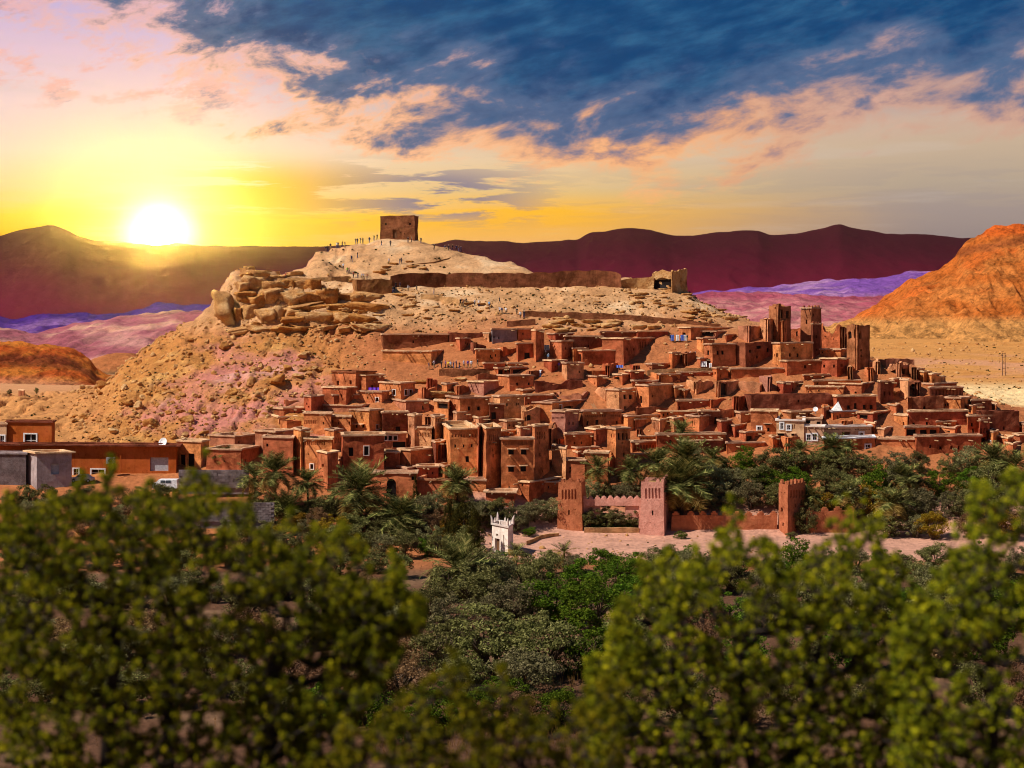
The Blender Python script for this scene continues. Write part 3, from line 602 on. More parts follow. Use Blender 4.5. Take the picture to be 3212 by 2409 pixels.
def house(zone, xl, xc, xr, yt, yb, al, tone='mud_red', wins=(), niches=(), label=None, name='mud_house', cat='house', Y=None, ruin=0.0, taper=0.0, cop='coping',
          spouts=(), merlon=0, jitamp=0.16, group=None, capo=0.24, parapet=True, autow=0, seed=None):
    ox, oy, k = ZONES[zone]
    gx = lambda v: ox + k * v
    gy = lambda v: oy + k * v
    xl, xc, xr, yt, yb = gx(xl), gx(xc), gx(xr), gy(yt), gy(yb)
    rnd = random.Random(len(HOUSES) * 7 + 3 if seed is None else seed)
    if Y is None: Y = hit(xc, yb)[1]
    if 50 < al < 80 and xr - xc > 55: al = max(al, 69)
    if 50 < al < 80 and xr - xc > 105: al = max(al, 74)
    if 50 < al < 80 and xr - xc > 170: al = max(al, 79)
    if xc - xl > 100 and al < 50: al = min(al, 14)
    al = math.radians(al)
    C = at(xc, yb, Y); zt = at(xc, yt, Y)[2]
    def end(px, d, mind):
        r = (px - CX) / F
        den = d[0] - r * d[1]
        L = (r * C[1] - C[0]) / den if abs(den) > 1e-6 else 0
        if L <= 0 or L * d[1] < mind * 0.0 or L < 3.2:
            y2 = C[1] + max(4.0, mind); return np.array([r * y2, y2, C[2]])
        L = min(L, 60)
        return C + L * np.array([d[0], d[1], 0])
    A = end(xl, (-math.cos(al), math.sin(al)), 4); B = end(xr, (math.sin(al), math.cos(al)), 4)
    O = A + B - C
    ring = [C, B, O, A]
    zb = min([ground(p[0], p[1]) for p in ring] + [C[2]]) - 0.4
    zb = max(zb, C[2] - 9)
    bot = [np.array([p[0], p[1], zb]) for p in ring]
    cen = sum(bot) / 4
    H = zt - zb
    tops = []
    for p in bot:
        t = cen + (p - cen) * (1 - taper); t = np.array([t[0], t[1], zt]); tops.append(t)
    loc = np.array([C[0], C[1], zb]); root = empty(name, loc)
    def facept(i, px, py):
        """pixel -> (s, v) on face i (C->B is 0, A->C is 3)"""
        p0, p1 = (bot[0], bot[1]) if i == 0 else (bot[0], bot[3])
        r = (px - CX) / F; dx, dy = p1[0] - p0[0], p1[1] - p0[1]
        s = (r * p0[1] - p0[0]) / (dx - r * dy)
        yy = p0[1] + s * dy; z = HC + (HY - py) / F * yy
        return s, (z - zb) / H
    holes = {0: [], 3: []}; meta = {0: [], 3: []}
    def addh(zx, zy, w, h, depth, style):
        px, py, hw, hh = gx(zx), gy(zy), k * w / 2, k * h / 2
        i = 3 if px < xc else 0
        s0, v1 = facept(i, px - hw, py - hh); s1, v0 = facept(i, px + hw, py + hh)
        s0, s1 = min(s0, s1), max(s0, s1)
        s0, s1 = max(s0, 0.02), min(s1, 0.98); v0, v1 = max(v0, 0.01), min(v1, 0.97)
        if s1 - s0 < 0.004 or v1 - v0 < 0.01: return
        if any(not (s1 < q_[0] or s0 > q_[1] or v1 < q_[2] or v0 > q_[3]) for q_ in holes[i]): return
        holes[i].append((s0, s1, v0, v1, depth, style in (3, 5))); meta[i].append(style)
    for w in wins: addh(*w[:4], 0.4, w[4] if len(w) > 4 else 0)
    for (x0, x1, y0, y1, n) in niches:
        wd = (x1 - x0) / n
        for j in range(n): addh(x0 + wd * (j + .5), (y0 + y1) / 2, wd * 0.55, y1 - y0, 0.22, 9)
    if not wins and not autow and not niches and ruin <= 0 and name == 'mud_house': autow = rnd.choice((1, 2, 3))
    if autow:
        for j in range(autow * 3):
            f = rnd.choice((0, 3)); ex = (xc, xr) if f == 0 else (xl, xc)
            if abs(ex[1] - ex[0]) < 14: continue
            px = rnd.uniform(ex[0] + 5, ex[1] - 5); py = yt + (yb - yt) * rnd.uniform(0.35, 0.7)
            addh((px - ox) / k, (py - oy) / k, 4.2 / k, rnd.uniform(5.5, 8.5) / k, 0.35, 0)
            if len(holes[0]) + len(holes[3]) >= autow + len(wins): break
    if not spouts and ruin <= 0 and xr - xl > 34 and zone != 'H' and parapet and name not in ('granary', 'white_tower') and rnd.random() < 0.75:
        big = (xc, xr) if xr - xc > xc - xl else (xl, xc)
        spouts = [((rnd.uniform(big[0] + 4, big[1] - 6) - ox) / k, (yt + rnd.uniform(2.5, 5) - oy) / k, rnd.uniform(1.0, 1.7)) for _ in range(rnd.choice((1, 2, 2, 3)))]
    mb = MB(); res = {}
    def inw(i):
        p, q_ = bot[i], bot[(i + 1) % 4]; d = unit(q_ - p); n = np.array([-d[1], d[0], 0]);
        return n if np.dot(cen - p, n) > 0 else -n
    rs = rnd.randint(0, 999)
    def topf(i):
        if ruin <= 0: return None
        p0, p1 = (bot[i], bot[(i + 1) % 4]) if i != 3 else (bot[0], bot[3])
        def f(s):
            p = p0 * (1 - s) + p1 * s
            v = float(vn(p[0] / 2.6, p[1] / 2.6, rs, 7)) * 0.6 + float(vn(p[0] / 0.9, p[1] / 0.9, rs, 9)) * 0.4
            return max(0.25, 1 - ruin * (0.5 + v))
        return f
    for i in range(4):
        j = (i + 1) % 4
        if i == 3: r_ = facade(mb, bot[0], bot[3], tops[0], tops[3], holes[3], inw(3), topf(3), 0.9 if ruin else 1.6)
        else: r_ = facade(mb, bot[i], bot[j], tops[i], tops[j], holes.get(i, []), inw(i), topf(i), 0.9 if ruin else 1.6)
        res[i] = r_
    if ruin > 0:                                             # open shell: thickness of the broken walls
        th = 0.55
        for i in range(4):
            j = (i + 1) % 4; a, b = (i, j) if i != 3 else (0, 3)
            tf = topf(i); n = inw(i); L = np.linalg.norm(bot[b] - bot[a]); m = max(2, int(L / 0.9))
            for q_ in range(m):
                s0, s1 = q_ / m, (q_ + 1) / m
                def P(s, d, v=1.0):
                    base = bot[a] * (1 - s) + bot[b] * s; tp = (tops[a] * (1 - s) + tops[b] * s).copy(); tp[2] = base[2] + (tp[2] - base[2]) * tf(s)
                    return base * (1 - v) + tp * v + n * d
                mb.quad(P(s0, 0), P(s1, 0), P(s1, th), P(s0, th)); mb.quad(P(s0, th, .0), P(s1, th, .0), P(s1, th), P(s0, th))
        fl = [p + (cen - p) * 0.04 for p in bot]; mb.quad(*[p + UP * H * 0.25 for p in fl])
    mb.v = [tuple(p) for p in jitter_all(mb.v, jitamp)]
    link('wall', mb.mesh('wall', MAT[tone], loc), root)
    for i in (0, 3):
        for (f, kk), st, hl in zip(res[i][0], meta[i], holes[i]):
            n = inw(i)
            if st == 9:
                m2 = MB(); m2.quad(*[p - n * 0.01 for p in kk]); m2.v = [tuple(p) for p in jitter_all(m2.v, jitamp)]
                link('niche', m2.mesh('niche', MAT[tone], loc), root); continue
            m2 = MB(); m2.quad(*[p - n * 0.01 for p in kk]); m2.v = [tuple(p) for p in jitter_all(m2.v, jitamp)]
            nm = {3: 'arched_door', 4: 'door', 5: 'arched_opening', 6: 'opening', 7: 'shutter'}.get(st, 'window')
            w = link(nm, m2.mesh(nm, MAT['wood' if st == 4 else 'grey_metal' if st == 7 else 'pane'], loc), root)  # in unglazed openings this near-black back sheet paints in the dark of the interior
            u_ = unit(f[1] - f[0]); wid_ = np.linalg.norm(f[1] - f[0]); hei = np.linalg.norm(f[3] - f[0]); c = sum(f) / 4
            if st == 1:
                m3 = MB(); e = 0.16
                for sgn in (-1, 1): m3.box(c + u_ * sgn * (wid_ / 2 + e / 2) - n * 0.03, u_, n, UP, e / 2, 0.06, hei / 2 + e)
                for sgn in (-1, 1): m3.box(c + UP * sgn * (hei / 2 + e / 2) - n * 0.03, u_, n, UP, wid_ / 2 - 0.002, 0.06, e / 2)
                link('frame', m3.mesh('frame', MAT['whitewash'], loc), w)
            if st == 2:
                m3 = MB(); m3.box(c + UP * (hei / 2 + 0.12) - n * 0.35, u_, n, UP, wid_ / 2 + 0.25, 0.4, 0.08); link('awning', m3.mesh('awning', MAT['coping'], loc), w)
            if st == 8:
                m3 = MB()
                for sgn in (-1, 1): m3.box(c + u_ * sgn * (wid_ / 2 + 0.14) - n * 0.04, u_, n, UP, 0.14, 0.08, hei / 2 + 0.25)
                for sgn in (-1, 1): m3.box(c + UP * sgn * (hei / 2 + 0.12) - n * 0.04, u_, n, UP, wid_ / 2 - 0.002, 0.08, 0.12)
                m3.box(c + n * 0.2, u_, n, UP, 0.05, 0.05, hei / 2); m3.box(c + n * 0.2, u_, n, UP, wid_ / 2, 0.04, 0.05); link('frame', m3.mesh('frame', MAT['white_paint'], loc), w)
    if ruin <= 0:
        drop = min(0.55, H * 0.2)
        mr = MB(); mr.quad(*[cen + (np.array([t[0], t[1], 0]) - np.array([cen[0], cen[1], 0])) * 0.97 + UP * (zt - zb - drop) for t in tops])
        link('roof', mr.mesh('roof', MAT['roof_earth'], loc), root)
        if parapet:
            mp = MB(); ctop = sum(tops) / 4
            def off(i, d):                                    # offset corner i outward by d
                p = tops[i]; a = unit(p - tops[i - 1]); b = unit(p - tops[(i + 1) % 4]); return p + (a + b) * d
            hh = 0.20
            for i in range(4):
                j = (i + 1) % 4
                L = np.linalg.norm(tops[j] - tops[i]); m = max(1, int(L / 1.5))
                oi, oj, ii, ij = off(i, capo), off(j, capo), off(i, -0.38), off(j, -0.38)
                for q_ in range(m):
                    s0, s1 = q_ / m, (q_ + 1) / m
                    w0, w1 = [0.09 * float(vn((oi[0] + (oj[0] - oi[0]) * s) / 1.3, (oi[1] + (oj[1] - oi[1]) * s) / 1.3, 0, 5)) for s in (s0, s1)]
                    o0, o1 = oi * (1 - s0) + oj * s0, oi * (1 - s1) + oj * s1; i0, i1 = ii * (1 - s0) + ij * s0, ii * (1 - s1) + ij * s1
                    mp.quad(o0 - UP * .1, o1 - UP * .1, o1 + UP * (hh + w1), o0 + UP * (hh + w0)); mp.quad(o0 + UP * (hh + w0), o1 + UP * (hh + w1), i1 + UP * (hh + w1), i0 + UP * (hh + w0))
                    mp.quad(i0 + UP * (hh + w0), i1 + UP * (hh + w1), i1 - UP * drop, i0 - UP * drop); mp.quad(o0 - UP * .1, o1 - UP * .1, i1 - UP * .1, i0 - UP * .1)
            mp.v = [tuple(p) for p in jitter_all(mp.v, jitamp)]
            link('parapet', mp.mesh('parapet', MAT[cop], loc), root)
    for (zx, zy, ln) in spouts:
        i = 3 if gx(zx) < xc else 0
        s, v = facept(i, gx(zx), gy(zy)); n = inw(i); p = res[i][1](min(max(s, .02), .98), min(v, .99)); ms = MB()
        ms.box(p - n * (ln / 2 - 0.1), np.cross(n, UP), n, UP, 0.09, ln / 2, 0.08); link('waterspout', ms.mesh('waterspout', MAT['wood_pale'], loc), root)
    if merlon:
        for i in (0, 3):
            a, b = (0, 1) if i == 0 else (0, 3)
            L = np.linalg.norm(tops[b] - tops[a]); m = max(2, int(L / (merlon * 1.7))); n = inw(i)
            if L < 1: continue
            for q_ in range(m):
                s = (q_ + 0.5) / m; p = tops[a] * (1 - s) + tops[b] * s + n * 0.25; u_ = unit(tops[b] - tops[a]); mm = MB()
                hgt = merlon * rnd.uniform(0.6, 1.0)
                mm.box(p + UP * hgt * .3, u_, n, UP, merlon * .42, .24, hgt * .3); mm.box(p + UP * (hgt * .6 + hgt * .2), u_, n, UP, merlon * .22, .22, hgt * .2)
                mm.v = [tuple(t) for t in jitter_all(mm.v, .1)]
                link('merlon', mm.mesh('merlon', MAT[tone], loc), root)
    HOUSES.append(dict(root=root, px=(xl + xr) / 2, py=(yt + yb) / 2, yb=yb, yt=yt, w=xr - xl, h=yb - yt, nw=len(wins) + autow, label=label, cat=cat, tone=tone, ruin=ruin, xl=xl, xr=xr, merlon=merlon, name=name, dark=(xr - xc) > (xc - xl)))
    return root, tops, bot
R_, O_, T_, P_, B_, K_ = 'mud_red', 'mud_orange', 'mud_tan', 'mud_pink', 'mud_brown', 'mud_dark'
# --- hilltop granary
house('G', 1640, 1935, 1968, 104, 318, 14, 'stone_brown', [(1763, 258, 36, 76, 4), (1687, 172, 16, 18), (1897, 172, 14, 18), (1815, 250, 9, 12), (1850, 255, 9, 12)], label='square ruined stone granary alone on the hilltop', name='granary', cat='fort', cop='stone_brown', jitamp=0.3, capo=0.05)
# --- left slope houses (zone A)
house('A', 763, 1000, 1195, 150, 330, 42, O_, [(822, 258, 22, 44), (948, 252, 22, 42)], label='orange mud house at the edge of the boulder slope, two windows', cop='mud_dark')
house('A', 985, 1098, 1283, 183, 350, 42, O_, [(1043, 292, 20, 34), (1165, 290, 20, 30)], label='mud house with a violet cloth on its dark right wall')
house('A', 668, 905, 1000, 305, 490, 30, R_, (), label='low windowless mud house below the orange house with two windows', autow=1)
house('A', 700, 780, 1025, 377, 470, 62, R_, [(960, 415, 12, 14)], label='low mud house with dark front under the violet cloth')
house('A', 1025, 1255, 1330, 345, 455, 24, O_, [(1118, 405, 15, 25), (1210, 422, 28, 40, 1)], label='mud house with one white-framed window right of the violet cloth')
house('A', 1230, 1445, 1585, 258, 435, 40, O_, [(1378, 350, 28, 52, 1), (1497, 350, 28, 50, 1), (1543, 350, 28, 50, 1)], label='orange mud house with a pair of white-framed windows in its dark wall')
house('A', 560, 1060, 1320, 482, 560, 14, T_, autow=2)
house('A', 270, 300, 470, 425, 490, 55, T_, ruin=0.35, label='small broken wall stub on the pink slope left of the village')
house('A', 1320, 1495, 1725, 440, 570, 52, T_, [(1665, 500, 16, 40)], label='mud house with pale left wall and tall dark front wall')
house('A', 950, 1135, 1265, 530, 775, 38, O_, [(1000, 685, 28, 34, 2), (1068, 685, 28, 34, 2), (1213, 692, 28, 38, 1)], label='tall orange mud house with two awning windows on its lit wall')
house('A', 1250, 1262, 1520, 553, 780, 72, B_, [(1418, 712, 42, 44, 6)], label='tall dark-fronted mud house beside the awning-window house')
house('A', 480, 752, 768, 560, 790, 18, O_, [(680, 655, 15, 28), (545, 760, 12, 16)], [(485, 610, 625, 662, 6)], label='lit mud house with a row of carved chevron niches')
house('A', 758, 945, 960, 592, 790, 18, O_, [(765, 640, 14, 28), (825, 656, 14, 26), (935, 656, 16, 28), (885, 760, 14, 16)])
house('A', 150, 208, 385, 722, 800, 60, R_)
house('A', 0, 205, 390, 742, 1010, 34, T_, [(150, 820, 12, 20)])
house('A', 80, 376, 388, 800, 1190, 14, O_, [(121, 873, 20, 30), (372, 876, 14, 26), (270, 1020, 10, 18), (330, 1040, 10, 18)], label='plain lit mud wall house left of the carved corner tower')
house('A', 378, 455, 548, 725, 1190, 24, O_, [(415, 876, 12, 26), (412, 986, 10, 22)], [(388, 452, 792, 868, 5)], label='tall corner tower with carved slots above the left palm', name='mud_tower', cat='tower', taper=0.06)
house('A', 487, 760, 778, 815, 1210, 14, O_, [(563, 1085, 30, 50, 1), (532, 960, 14, 16), (575, 1190, 12, 20)], [(490, 698, 838, 874, 11)], label='kasbah front with a row of eleven small niches under its roof')
house('A', 695, 778, 868, 730, 960, 26, O_, [(733, 850, 12, 34)], [(790, 858, 800, 850, 4)], label='square tower right of the niche-row kasbah front', name='mud_tower', cat='tower')
house('A', 622, 718, 825, 952, 1335, 30, O_, [(670, 1076, 20, 38), (674, 1186, 14, 24)], label='projecting mud block with dark right side behind the small palm')
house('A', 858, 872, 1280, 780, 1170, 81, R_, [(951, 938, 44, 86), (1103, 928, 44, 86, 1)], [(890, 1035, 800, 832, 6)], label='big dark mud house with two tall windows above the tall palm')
house('A', 820, 862, 1055, 1022, 1110, 60, T_, merlon=0.7, label='small walled terrace with horned corners above the tall palm', name='terrace_wall', cat='wall')
house('A', 1215, 1430, 1442, 945, 1110, 16, O_, [(1290, 1038, 22, 14)])
house('A', 1420, 1543, 1790, 925, 1110, 46, O_, [(1443, 1076, 16, 34), (1498, 1076, 16, 34), (1630, 1068, 26, 28), (1700, 1068, 26, 28)], spouts=((1700, 970, 1.4), (1765, 930, 1.2)), label='mud house with pale left wall above the arched doorway')
house('A', 1268, 1280, 1497, 762, 910, 72, T_, [(1293, 802, 36, 42, 1), (1340, 802, 36, 42, 1), (1390, 802, 36, 42, 1), (1428, 868, 130, 52, 6)], label='open gallery house with three square cream-framed openings')
house('A', 1513, 1582, 1660, 585, 930, 34, T_, [(1540, 850, 8, 30)], [(1520, 1578, 668, 700, 4)], label='left carved tower of the twin-towered kasbah', name='mud_tower', cat='tower', taper=0.05)
house('A', 1585, 1750, 1765, 700, 935, 15, T_, [(1655, 868, 8, 16), (1697, 868, 8, 16)], [(1605, 1742, 748, 788, 9)], label='pale wall between the twin carved towers, nine niches', name='kasbah_wall')
house('A', 1742, 1785, 1882, 595, 930, 58, T_, (), [(1795, 1875, 690, 742, 4), (1795, 1870, 610, 640, 4)], label='right carved tower of the twin-towered kasbah', name='mud_tower', cat='tower', taper=0.05)
house('A', 1750, 1792, 1885, 850, 1085, 62, B_, [(1830, 945, 26, 150, 6), (1862, 945, 18, 150, 6)], label='narrow porch with a tall dark double opening')
house('A', 1160, 1600, 1612, 1152, 1430, 8, O_, [(1350, 1292, 95, 172, 3), (1563, 1202, 26, 38), (1240, 1250, 12, 24), (1200, 1280, 10, 18)], label='long mud building with the tall arched doorway')
house('A', 1405, 1510, 1605, 1108, 1215, 22, O_, [(1443, 1172, 18, 30)])
house('A', 1602, 1612, 1815, 1090, 1222, 74, R_)
house('A', 1812, 1880, 1992, 1085, 1222, 50, O_, [(1832, 1160, 16, 30)])
house('A', 1605, 2000, 2215, 1222, 1430, 8, O_, label='long blank mud wall right of the arched doorway', name='mud_wall', cat='wall', cop='mud_tan')
house('A', 1772, 1915, 1925, 440, 640, 16, O_, [(1858, 478, 104, 72, 6), (1980, 482, 14, 38)], label='mud house with a wide open loggia under its roof')
# --- zone B
house('B', 0, 135, 428, 408, 645, 52, O_, [(33, 492, 20, 48), (85, 484, 14, 40), (227, 510, 26, 38), (322, 510, 26, 38)], label='mud house with two windows on each of its two walls')
house('B', 418, 428, 575, 468, 645, 70, B_, [(470, 582, 48, 68, 6)], spouts=((485, 500, 1.5),), label='dark mud house with a black doorway beside the four-window house')
house('B', 68, 106, 215, 555, 715, 58, T_, [(140, 682, 32, 64, 3)], label='small turret with a dark arched door', name='mud_tower', cat='tower')
house('B', -60, 38, 312, 712, 1195, 82, O_, [(88, 882, 16, 30), (172, 882, 16, 30), (252, 878, 16, 28), (207, 1012, 34, 58)], [(48, 300, 766, 794, 9)], spouts=((115, 905, 1.3), (232, 770, 1.3)), label='broad dark kasbah facade left of the great carved tower')
house('B', 268, 325, 425, 605, 715, 50, T_)
house('B', 292, 315, 340, 690, 1210, 66, O_, label='thin lit pilaster tower left of the great carved tower', name='mud_tower', cat='tower')
house('B', 312, 392, 560, 712, 1335, 81, O_, [(460, 922, 12, 26), (467, 982, 15, 34), (452, 1140, 10, 18)], [(420, 528, 770, 832, 5), (425, 520, 850, 875, 5)], spouts=((465, 850, 1.0),), label='great carved tower of the front kasbah, left of the awning windows', name='mud_tower', cat='tower', taper=0.16)
house('B', 535, 546, 866, 815, 1340, 83, O_, [(645, 942, 56, 52, 2), (770, 942, 56, 52, 2), (640, 1112, 56, 52, 2), (762, 1106, 56, 52, 2), (623, 1290, 12, 16)], [(558, 852, 838, 872, 14)], spouts=((630, 975, 1.0),), label='kasbah facade with four awning windows and a row of niches')
house('B', 838, 872, 1024, 690, 1235, 81, O_, [(923, 852, 12, 24), (928, 968, 15, 32), (955, 1132, 10, 22)], [(888, 985, 742, 770, 4), (888, 985, 780, 810, 4)], label='carved tower right of the four awning windows', name='mud_tower', cat='tower', taper=0.1)
house('B', 998, 1012, 1090, 660, 930, 66, B_, ruin=0.3, label='dark crumbling tower stump behind the right carved tower', name='ruin', cat='ruin')
house('B', 535, 545, 692, 740, 815, 70, R_)
house('B', 690, 735, 842, 700, 810, 52, T_)
house('B', 218, 370, 520, 246, 385, 34, P_, [(245, 295, 6, 8), (270, 297, 6, 8), (295, 295, 6, 8), (320, 296, 6, 8), (345, 296, 6, 8)], label='pale mud house with a row of tiny holes on its lit wall')
house('B', 510, 625, 865, 188, 340, 56, O_, [(703, 270, 22, 28), (818, 265, 20, 28)], label='mud house with two windows and roof shelters, below the tourist terrace')
house('B', 470, 512, 620, 112, 190, 48, R_, [(540, 150, 50, 50, 6), (594, 150, 34, 50, 6)])
house('B', 622, 640, 800, 106, 190, 56, R_, [(722, 148, 120, 56, 6)])
house('B', 680, 760, 972, 330, 385, 45, O_)
house('B', 1146, 1196, 1362, 62, 255, 58, T_, [(1322, 146, 16, 22)], label='tall square mud tower house right of the stairs with people')
house('B', 868, 882, 1350, 225, 355, 70, B_, ruin=0.35, label='long dark ruin wall below the square tower house', name='ruin', cat='ruin')
house('B', 462, 532, 772, 392, 645, 66, T_, [(600, 470, 14, 26), (697, 466, 12, 24), (714, 466, 12, 24)], spouts=((605, 425, 1.4), (705, 410, 1.4)))
house('B', 762, 778, 1062, 382, 480, 62, O_, [(813, 466, 18, 28)], spouts=((805, 405, 1.4),))
house('B', 740, 770, 930, 470, 720, 60, T_, [(812, 560, 58, 72, 5)], ruin=0.25, label='crumbling mud wall with a dark archway and a walker', name='ruin', cat='ruin')
house('B', 858, 1050, 1552, 455, 660, 30, O_, [(897, 572, 34, 76, 4), (1130, 500, 24, 50, 1), (1210, 510, 90, 36, 6), (1340, 510, 120, 36, 6)], label='long terrace house with white-edged roof and a ladder', cop='cream')
house('B', 1046, 1178, 1312, 542, 765, 36, P_, [(1222, 656, 16, 30), (1260, 656, 16, 30)], [(1052, 1168, 592, 612, 10)], label='pale house end with a frieze of ten small slots')
house('B', 1306, 1352, 1735, 540, 705, 58, B_, [(1400, 655, 22, 40), (1495, 650, 30, 56), (1690, 652, 16, 36)], [(1365, 1580, 570, 590, 10), (1610, 1725, 570, 590, 6)], label='long dark house front with white roof edge and slot frieze', cop='cream')
house('B', 1590, 1714, 1882, 326, 560, 40, T_, [(1770, 395, 32, 44), (1826, 395, 32, 44), (1775, 510, 18, 40), (1828, 510, 18, 40), (1676, 390, 10, 26), (1694, 390, 10, 26)], label='tall house with four dark windows, right of the ladder terrace')
house('B', 1470, 1600, 1680, 295, 440, 30, T_, ruin=0.25, name='ruin', cat='ruin')
house('B', 1060, 1340, 1470, 350, 450, 22, T_, ruin=0.5, label='lit jagged ruin walls above the ladder terrace', name='ruin', cat='ruin')
house('B', 1400, 1492, 1592, 195, 300, 38, O_, [(1425, 262, 14, 24), (1470, 262, 10, 24)])
house('B', 1650, 1745, 1828, 176, 280, 40, R_, [(1690, 225, 50, 60, 6)])
house('B', 1832, 1845, 2100, 240, 290, 70, R_, name='mud_wall', cat='wall')
house('B', 2095, 2130, 2320, 172, 285, 60, O_, autow=1)
house('B', 1885, 2005, 2245, 285, 560, 40, O_, [(1926, 422, 24, 70), (2045, 386, 16, 24), (2170, 432, 16, 26), (2228, 432, 14, 26)], label='tall brown house with pale left wall and slim door')
house('B', 1870, 1884, 2200, 490, 595, 66, B_, ruin=0.2, name='ruin', cat='ruin')
house('B', 1735, 1800, 2215, 590, 730, 50, O_, [(1940, 660, 90, 60, 6), (2160, 680, 50, 60, 6)], label='long flat-roofed house with pale roof edge and dark porch', cop='cream')
house('B', 1812, 1872, 1985, 622, 725, 40, O_, [(1838, 660, 12, 26), (1860, 660, 12, 26)])
house('B', 2038, 2116, 2215, 625, 785, 24, T_, (), [(2046, 2110, 645, 740, 5)], label='small tower with five tall carved slots above the palm', name='mud_tower', cat='tower')
house('B', 1578, 1678, 1836, 715, 1180, 46, O_, [(1716, 790, 26, 66, 6), (1757, 790, 26, 66, 6), (1797, 790, 24, 66, 6), (1768, 966, 22, 34), (1636, 960, 15, 30), (1636, 850, 10, 20), (1745, 850, 14, 20)], [(1622, 1670, 760, 800, 3)], label='tapering tower with three open loggia windows above the gate', name='mud_tower', cat='tower', taper=0.14, spouts=((1780, 820, 1.6),))
house('B', 1170, 1182, 1450, 768, 910, 70, R_, [(1268, 850, 12, 24), (1340, 850, 12, 24)])
house('B', 1380, 1482, 1622, 718, 910, 34, O_, [(1505, 800, 14, 60)])
house('B', 1046, 1185, 1196, 905, 1235, 12, T_, [(1120, 985, 12, 14), (1078, 1000, 8, 14)], label='lit rubble-topped wall house left of the loggia tower')
house('B', 1180, 1376, 1388, 1024, 1245, 10, O_)
house('B', 1374, 1600, 1612, 952, 1260, 12, O_, [(1505, 990, 8, 14)], label='plain orange house below the loggia tower')
house('B', 664, 822, 1135, 1242, 1445, 34, R_, [(750, 1268, 14, 26), (752, 1372, 10, 18)], spouts=((710, 1255, 1.6),), label='low mud block casting a slanted shadow, left of the gate')
house('B', 815, 1130, 1165, 1240, 1370, 10, R_)
house('B', 392, 672, 684, 1340, 1505, 10, R_, (), label='low lean-to with projecting roof under the great carved tower', capo=0.5)
house('B', 180, 388, 402, 1222, 1350, 10, O_, name='mud_wall', cat='wall')
house('B', 1828, 1842, 2075, 845, 950, 66, R_, (), [(1850, 2060, 870, 925, 7)], label='house front with seven carved arches behind the palms')
house('B', 1902, 1914, 2085, 790, 850, 66, R_)
# --- zone E : upper village
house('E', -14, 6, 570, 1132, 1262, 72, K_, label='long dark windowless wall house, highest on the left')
house('E', -2, 424, 812, 1276, 1402, 30, O_, [(632, 1342, 52, 50, 6)], label='long compound with lit left wall and dark front behind the crowd')
house('E', 568, 578, 872, 1108, 1200, 70, B_, ruin=0.15, name='ruin', cat='ruin')
house('E', 862, 924, 940, 1120, 1200, 24, T_)
house('E', 940, 952, 1166, 1085, 1215, 70, 'grey_render', label='grey plastered block below the path wall')
house('E', 1164, 1176, 1292, 1086, 1190, 68, R_)
house('E', 1292, 1330, 1402, 1096, 1372, 44, O_, [(1365, 1190, 10, 40), (1385, 1190, 8, 40)], label='slim tower house left of the bright staircase', name='mud_tower', cat='tower')
house('E', 1160, 1174, 1326, 1210, 1374, 70, R_, [(1255, 1332, 48, 84, 6)], label='dark house with one black doorway left of the slim tower')
house('E', 802, 814, 1020, 1264, 1374, 70, R_)
house('E', 1452, 1550, 1652, 1190, 1374, 36, O_, [(1585, 1250, 12, 24)], label='mud house with cloths hung out beside the staircase')
house('E', 1572, 1584, 1912, 1148, 1275, 70, B_)
house('E', 1630, 1655, 1782, 1255, 1374, 56, O_, [(1655, 1330, 18, 60, 6)])
house('E', 1692, 1735, 2094, 1272, 1404, 62, R_, [(1710, 1335, 20, 66, 6)], spouts=((2065, 1300, 1.6),), label='long dark house above the stepped terraces')
house('E', 1905, 2090, 2428, 1166, 1404, 30, O_, [(2122, 1258, 14, 22), (2178, 1258, 14, 22), (2290, 1362, 30, 74, 4)], [(2218, 2410, 1200, 1268, 8)], label='large house with eight carved bays and a dark door', )
house('E', 1880, 1894, 2300, 1108, 1175, 70, B_)
house('E', 870, 882, 1060, 1382, 1440, 66, R_)
house('E', 1080, 1095, 1250, 1382, 1420, 66, R_)
house('E', 2200, 2212, 2475, 1105, 1190, 70, R_)
# --- zone F : ruined kasbah on the right shoulder
house('F', 1132, 1218, 1330, 862, 1205, 48, B_, [(1243, 935, 34, 80, 6), (1300, 940, 24, 70, 6), (1192, 895, 10, 18)], ruin=0.10, label='tall broken-topped kasbah tower, left of the pair', name='kasbah_tower', cat='tower', taper=0.04)
house('F', 1060, 1130, 1185, 985, 1200, 40, T_, [(1085, 1095, 10, 26)], ruin=0.12, name='ruin', cat='ruin')
house('F', 1180, 1255, 1312, 1000, 1215, 40, O_, [(1282, 1090, 12, 40)], ruin=0.08, name='ruin', cat='ruin')
house('F', 1408, 1507, 1596, 902, 1190, 46, B_, [(1462, 1020, 15, 38), (1530, 960, 10, 20)], label='tall crenellated kasbah tower, right of the pair', name='kasbah_tower', cat='tower', merlon=0.75, taper=0.04)
house('F', 1305, 1508, 1522, 1075, 1215, 14, O_, [(1382, 1120, 14, 44)], ruin=0.10, name='ruin', cat='ruin')
house('F', 1505, 1520, 1585, 1040, 1340, 60, K_, [(1550, 1150, 12, 24), (1552, 1265, 10, 20)], label='dark slender kasbah tower with small merlons', name='kasbah_tower', cat='tower', merlon=0.6)
house('F', 1575, 1765, 1790, 1030, 1270, 20, O_, [(1625, 1090, 12, 16), (1700, 1095, 12, 16)], ruin=0.42, label='jagged lit wall between the dark kasbah towers', name='ruin', cat='ruin')
house('F', 1758, 1772, 1838, 1055, 1300, 60, K_, [(1800, 1180, 18, 80, 6)], ruin=0.15, name='ruin', cat='ruin')
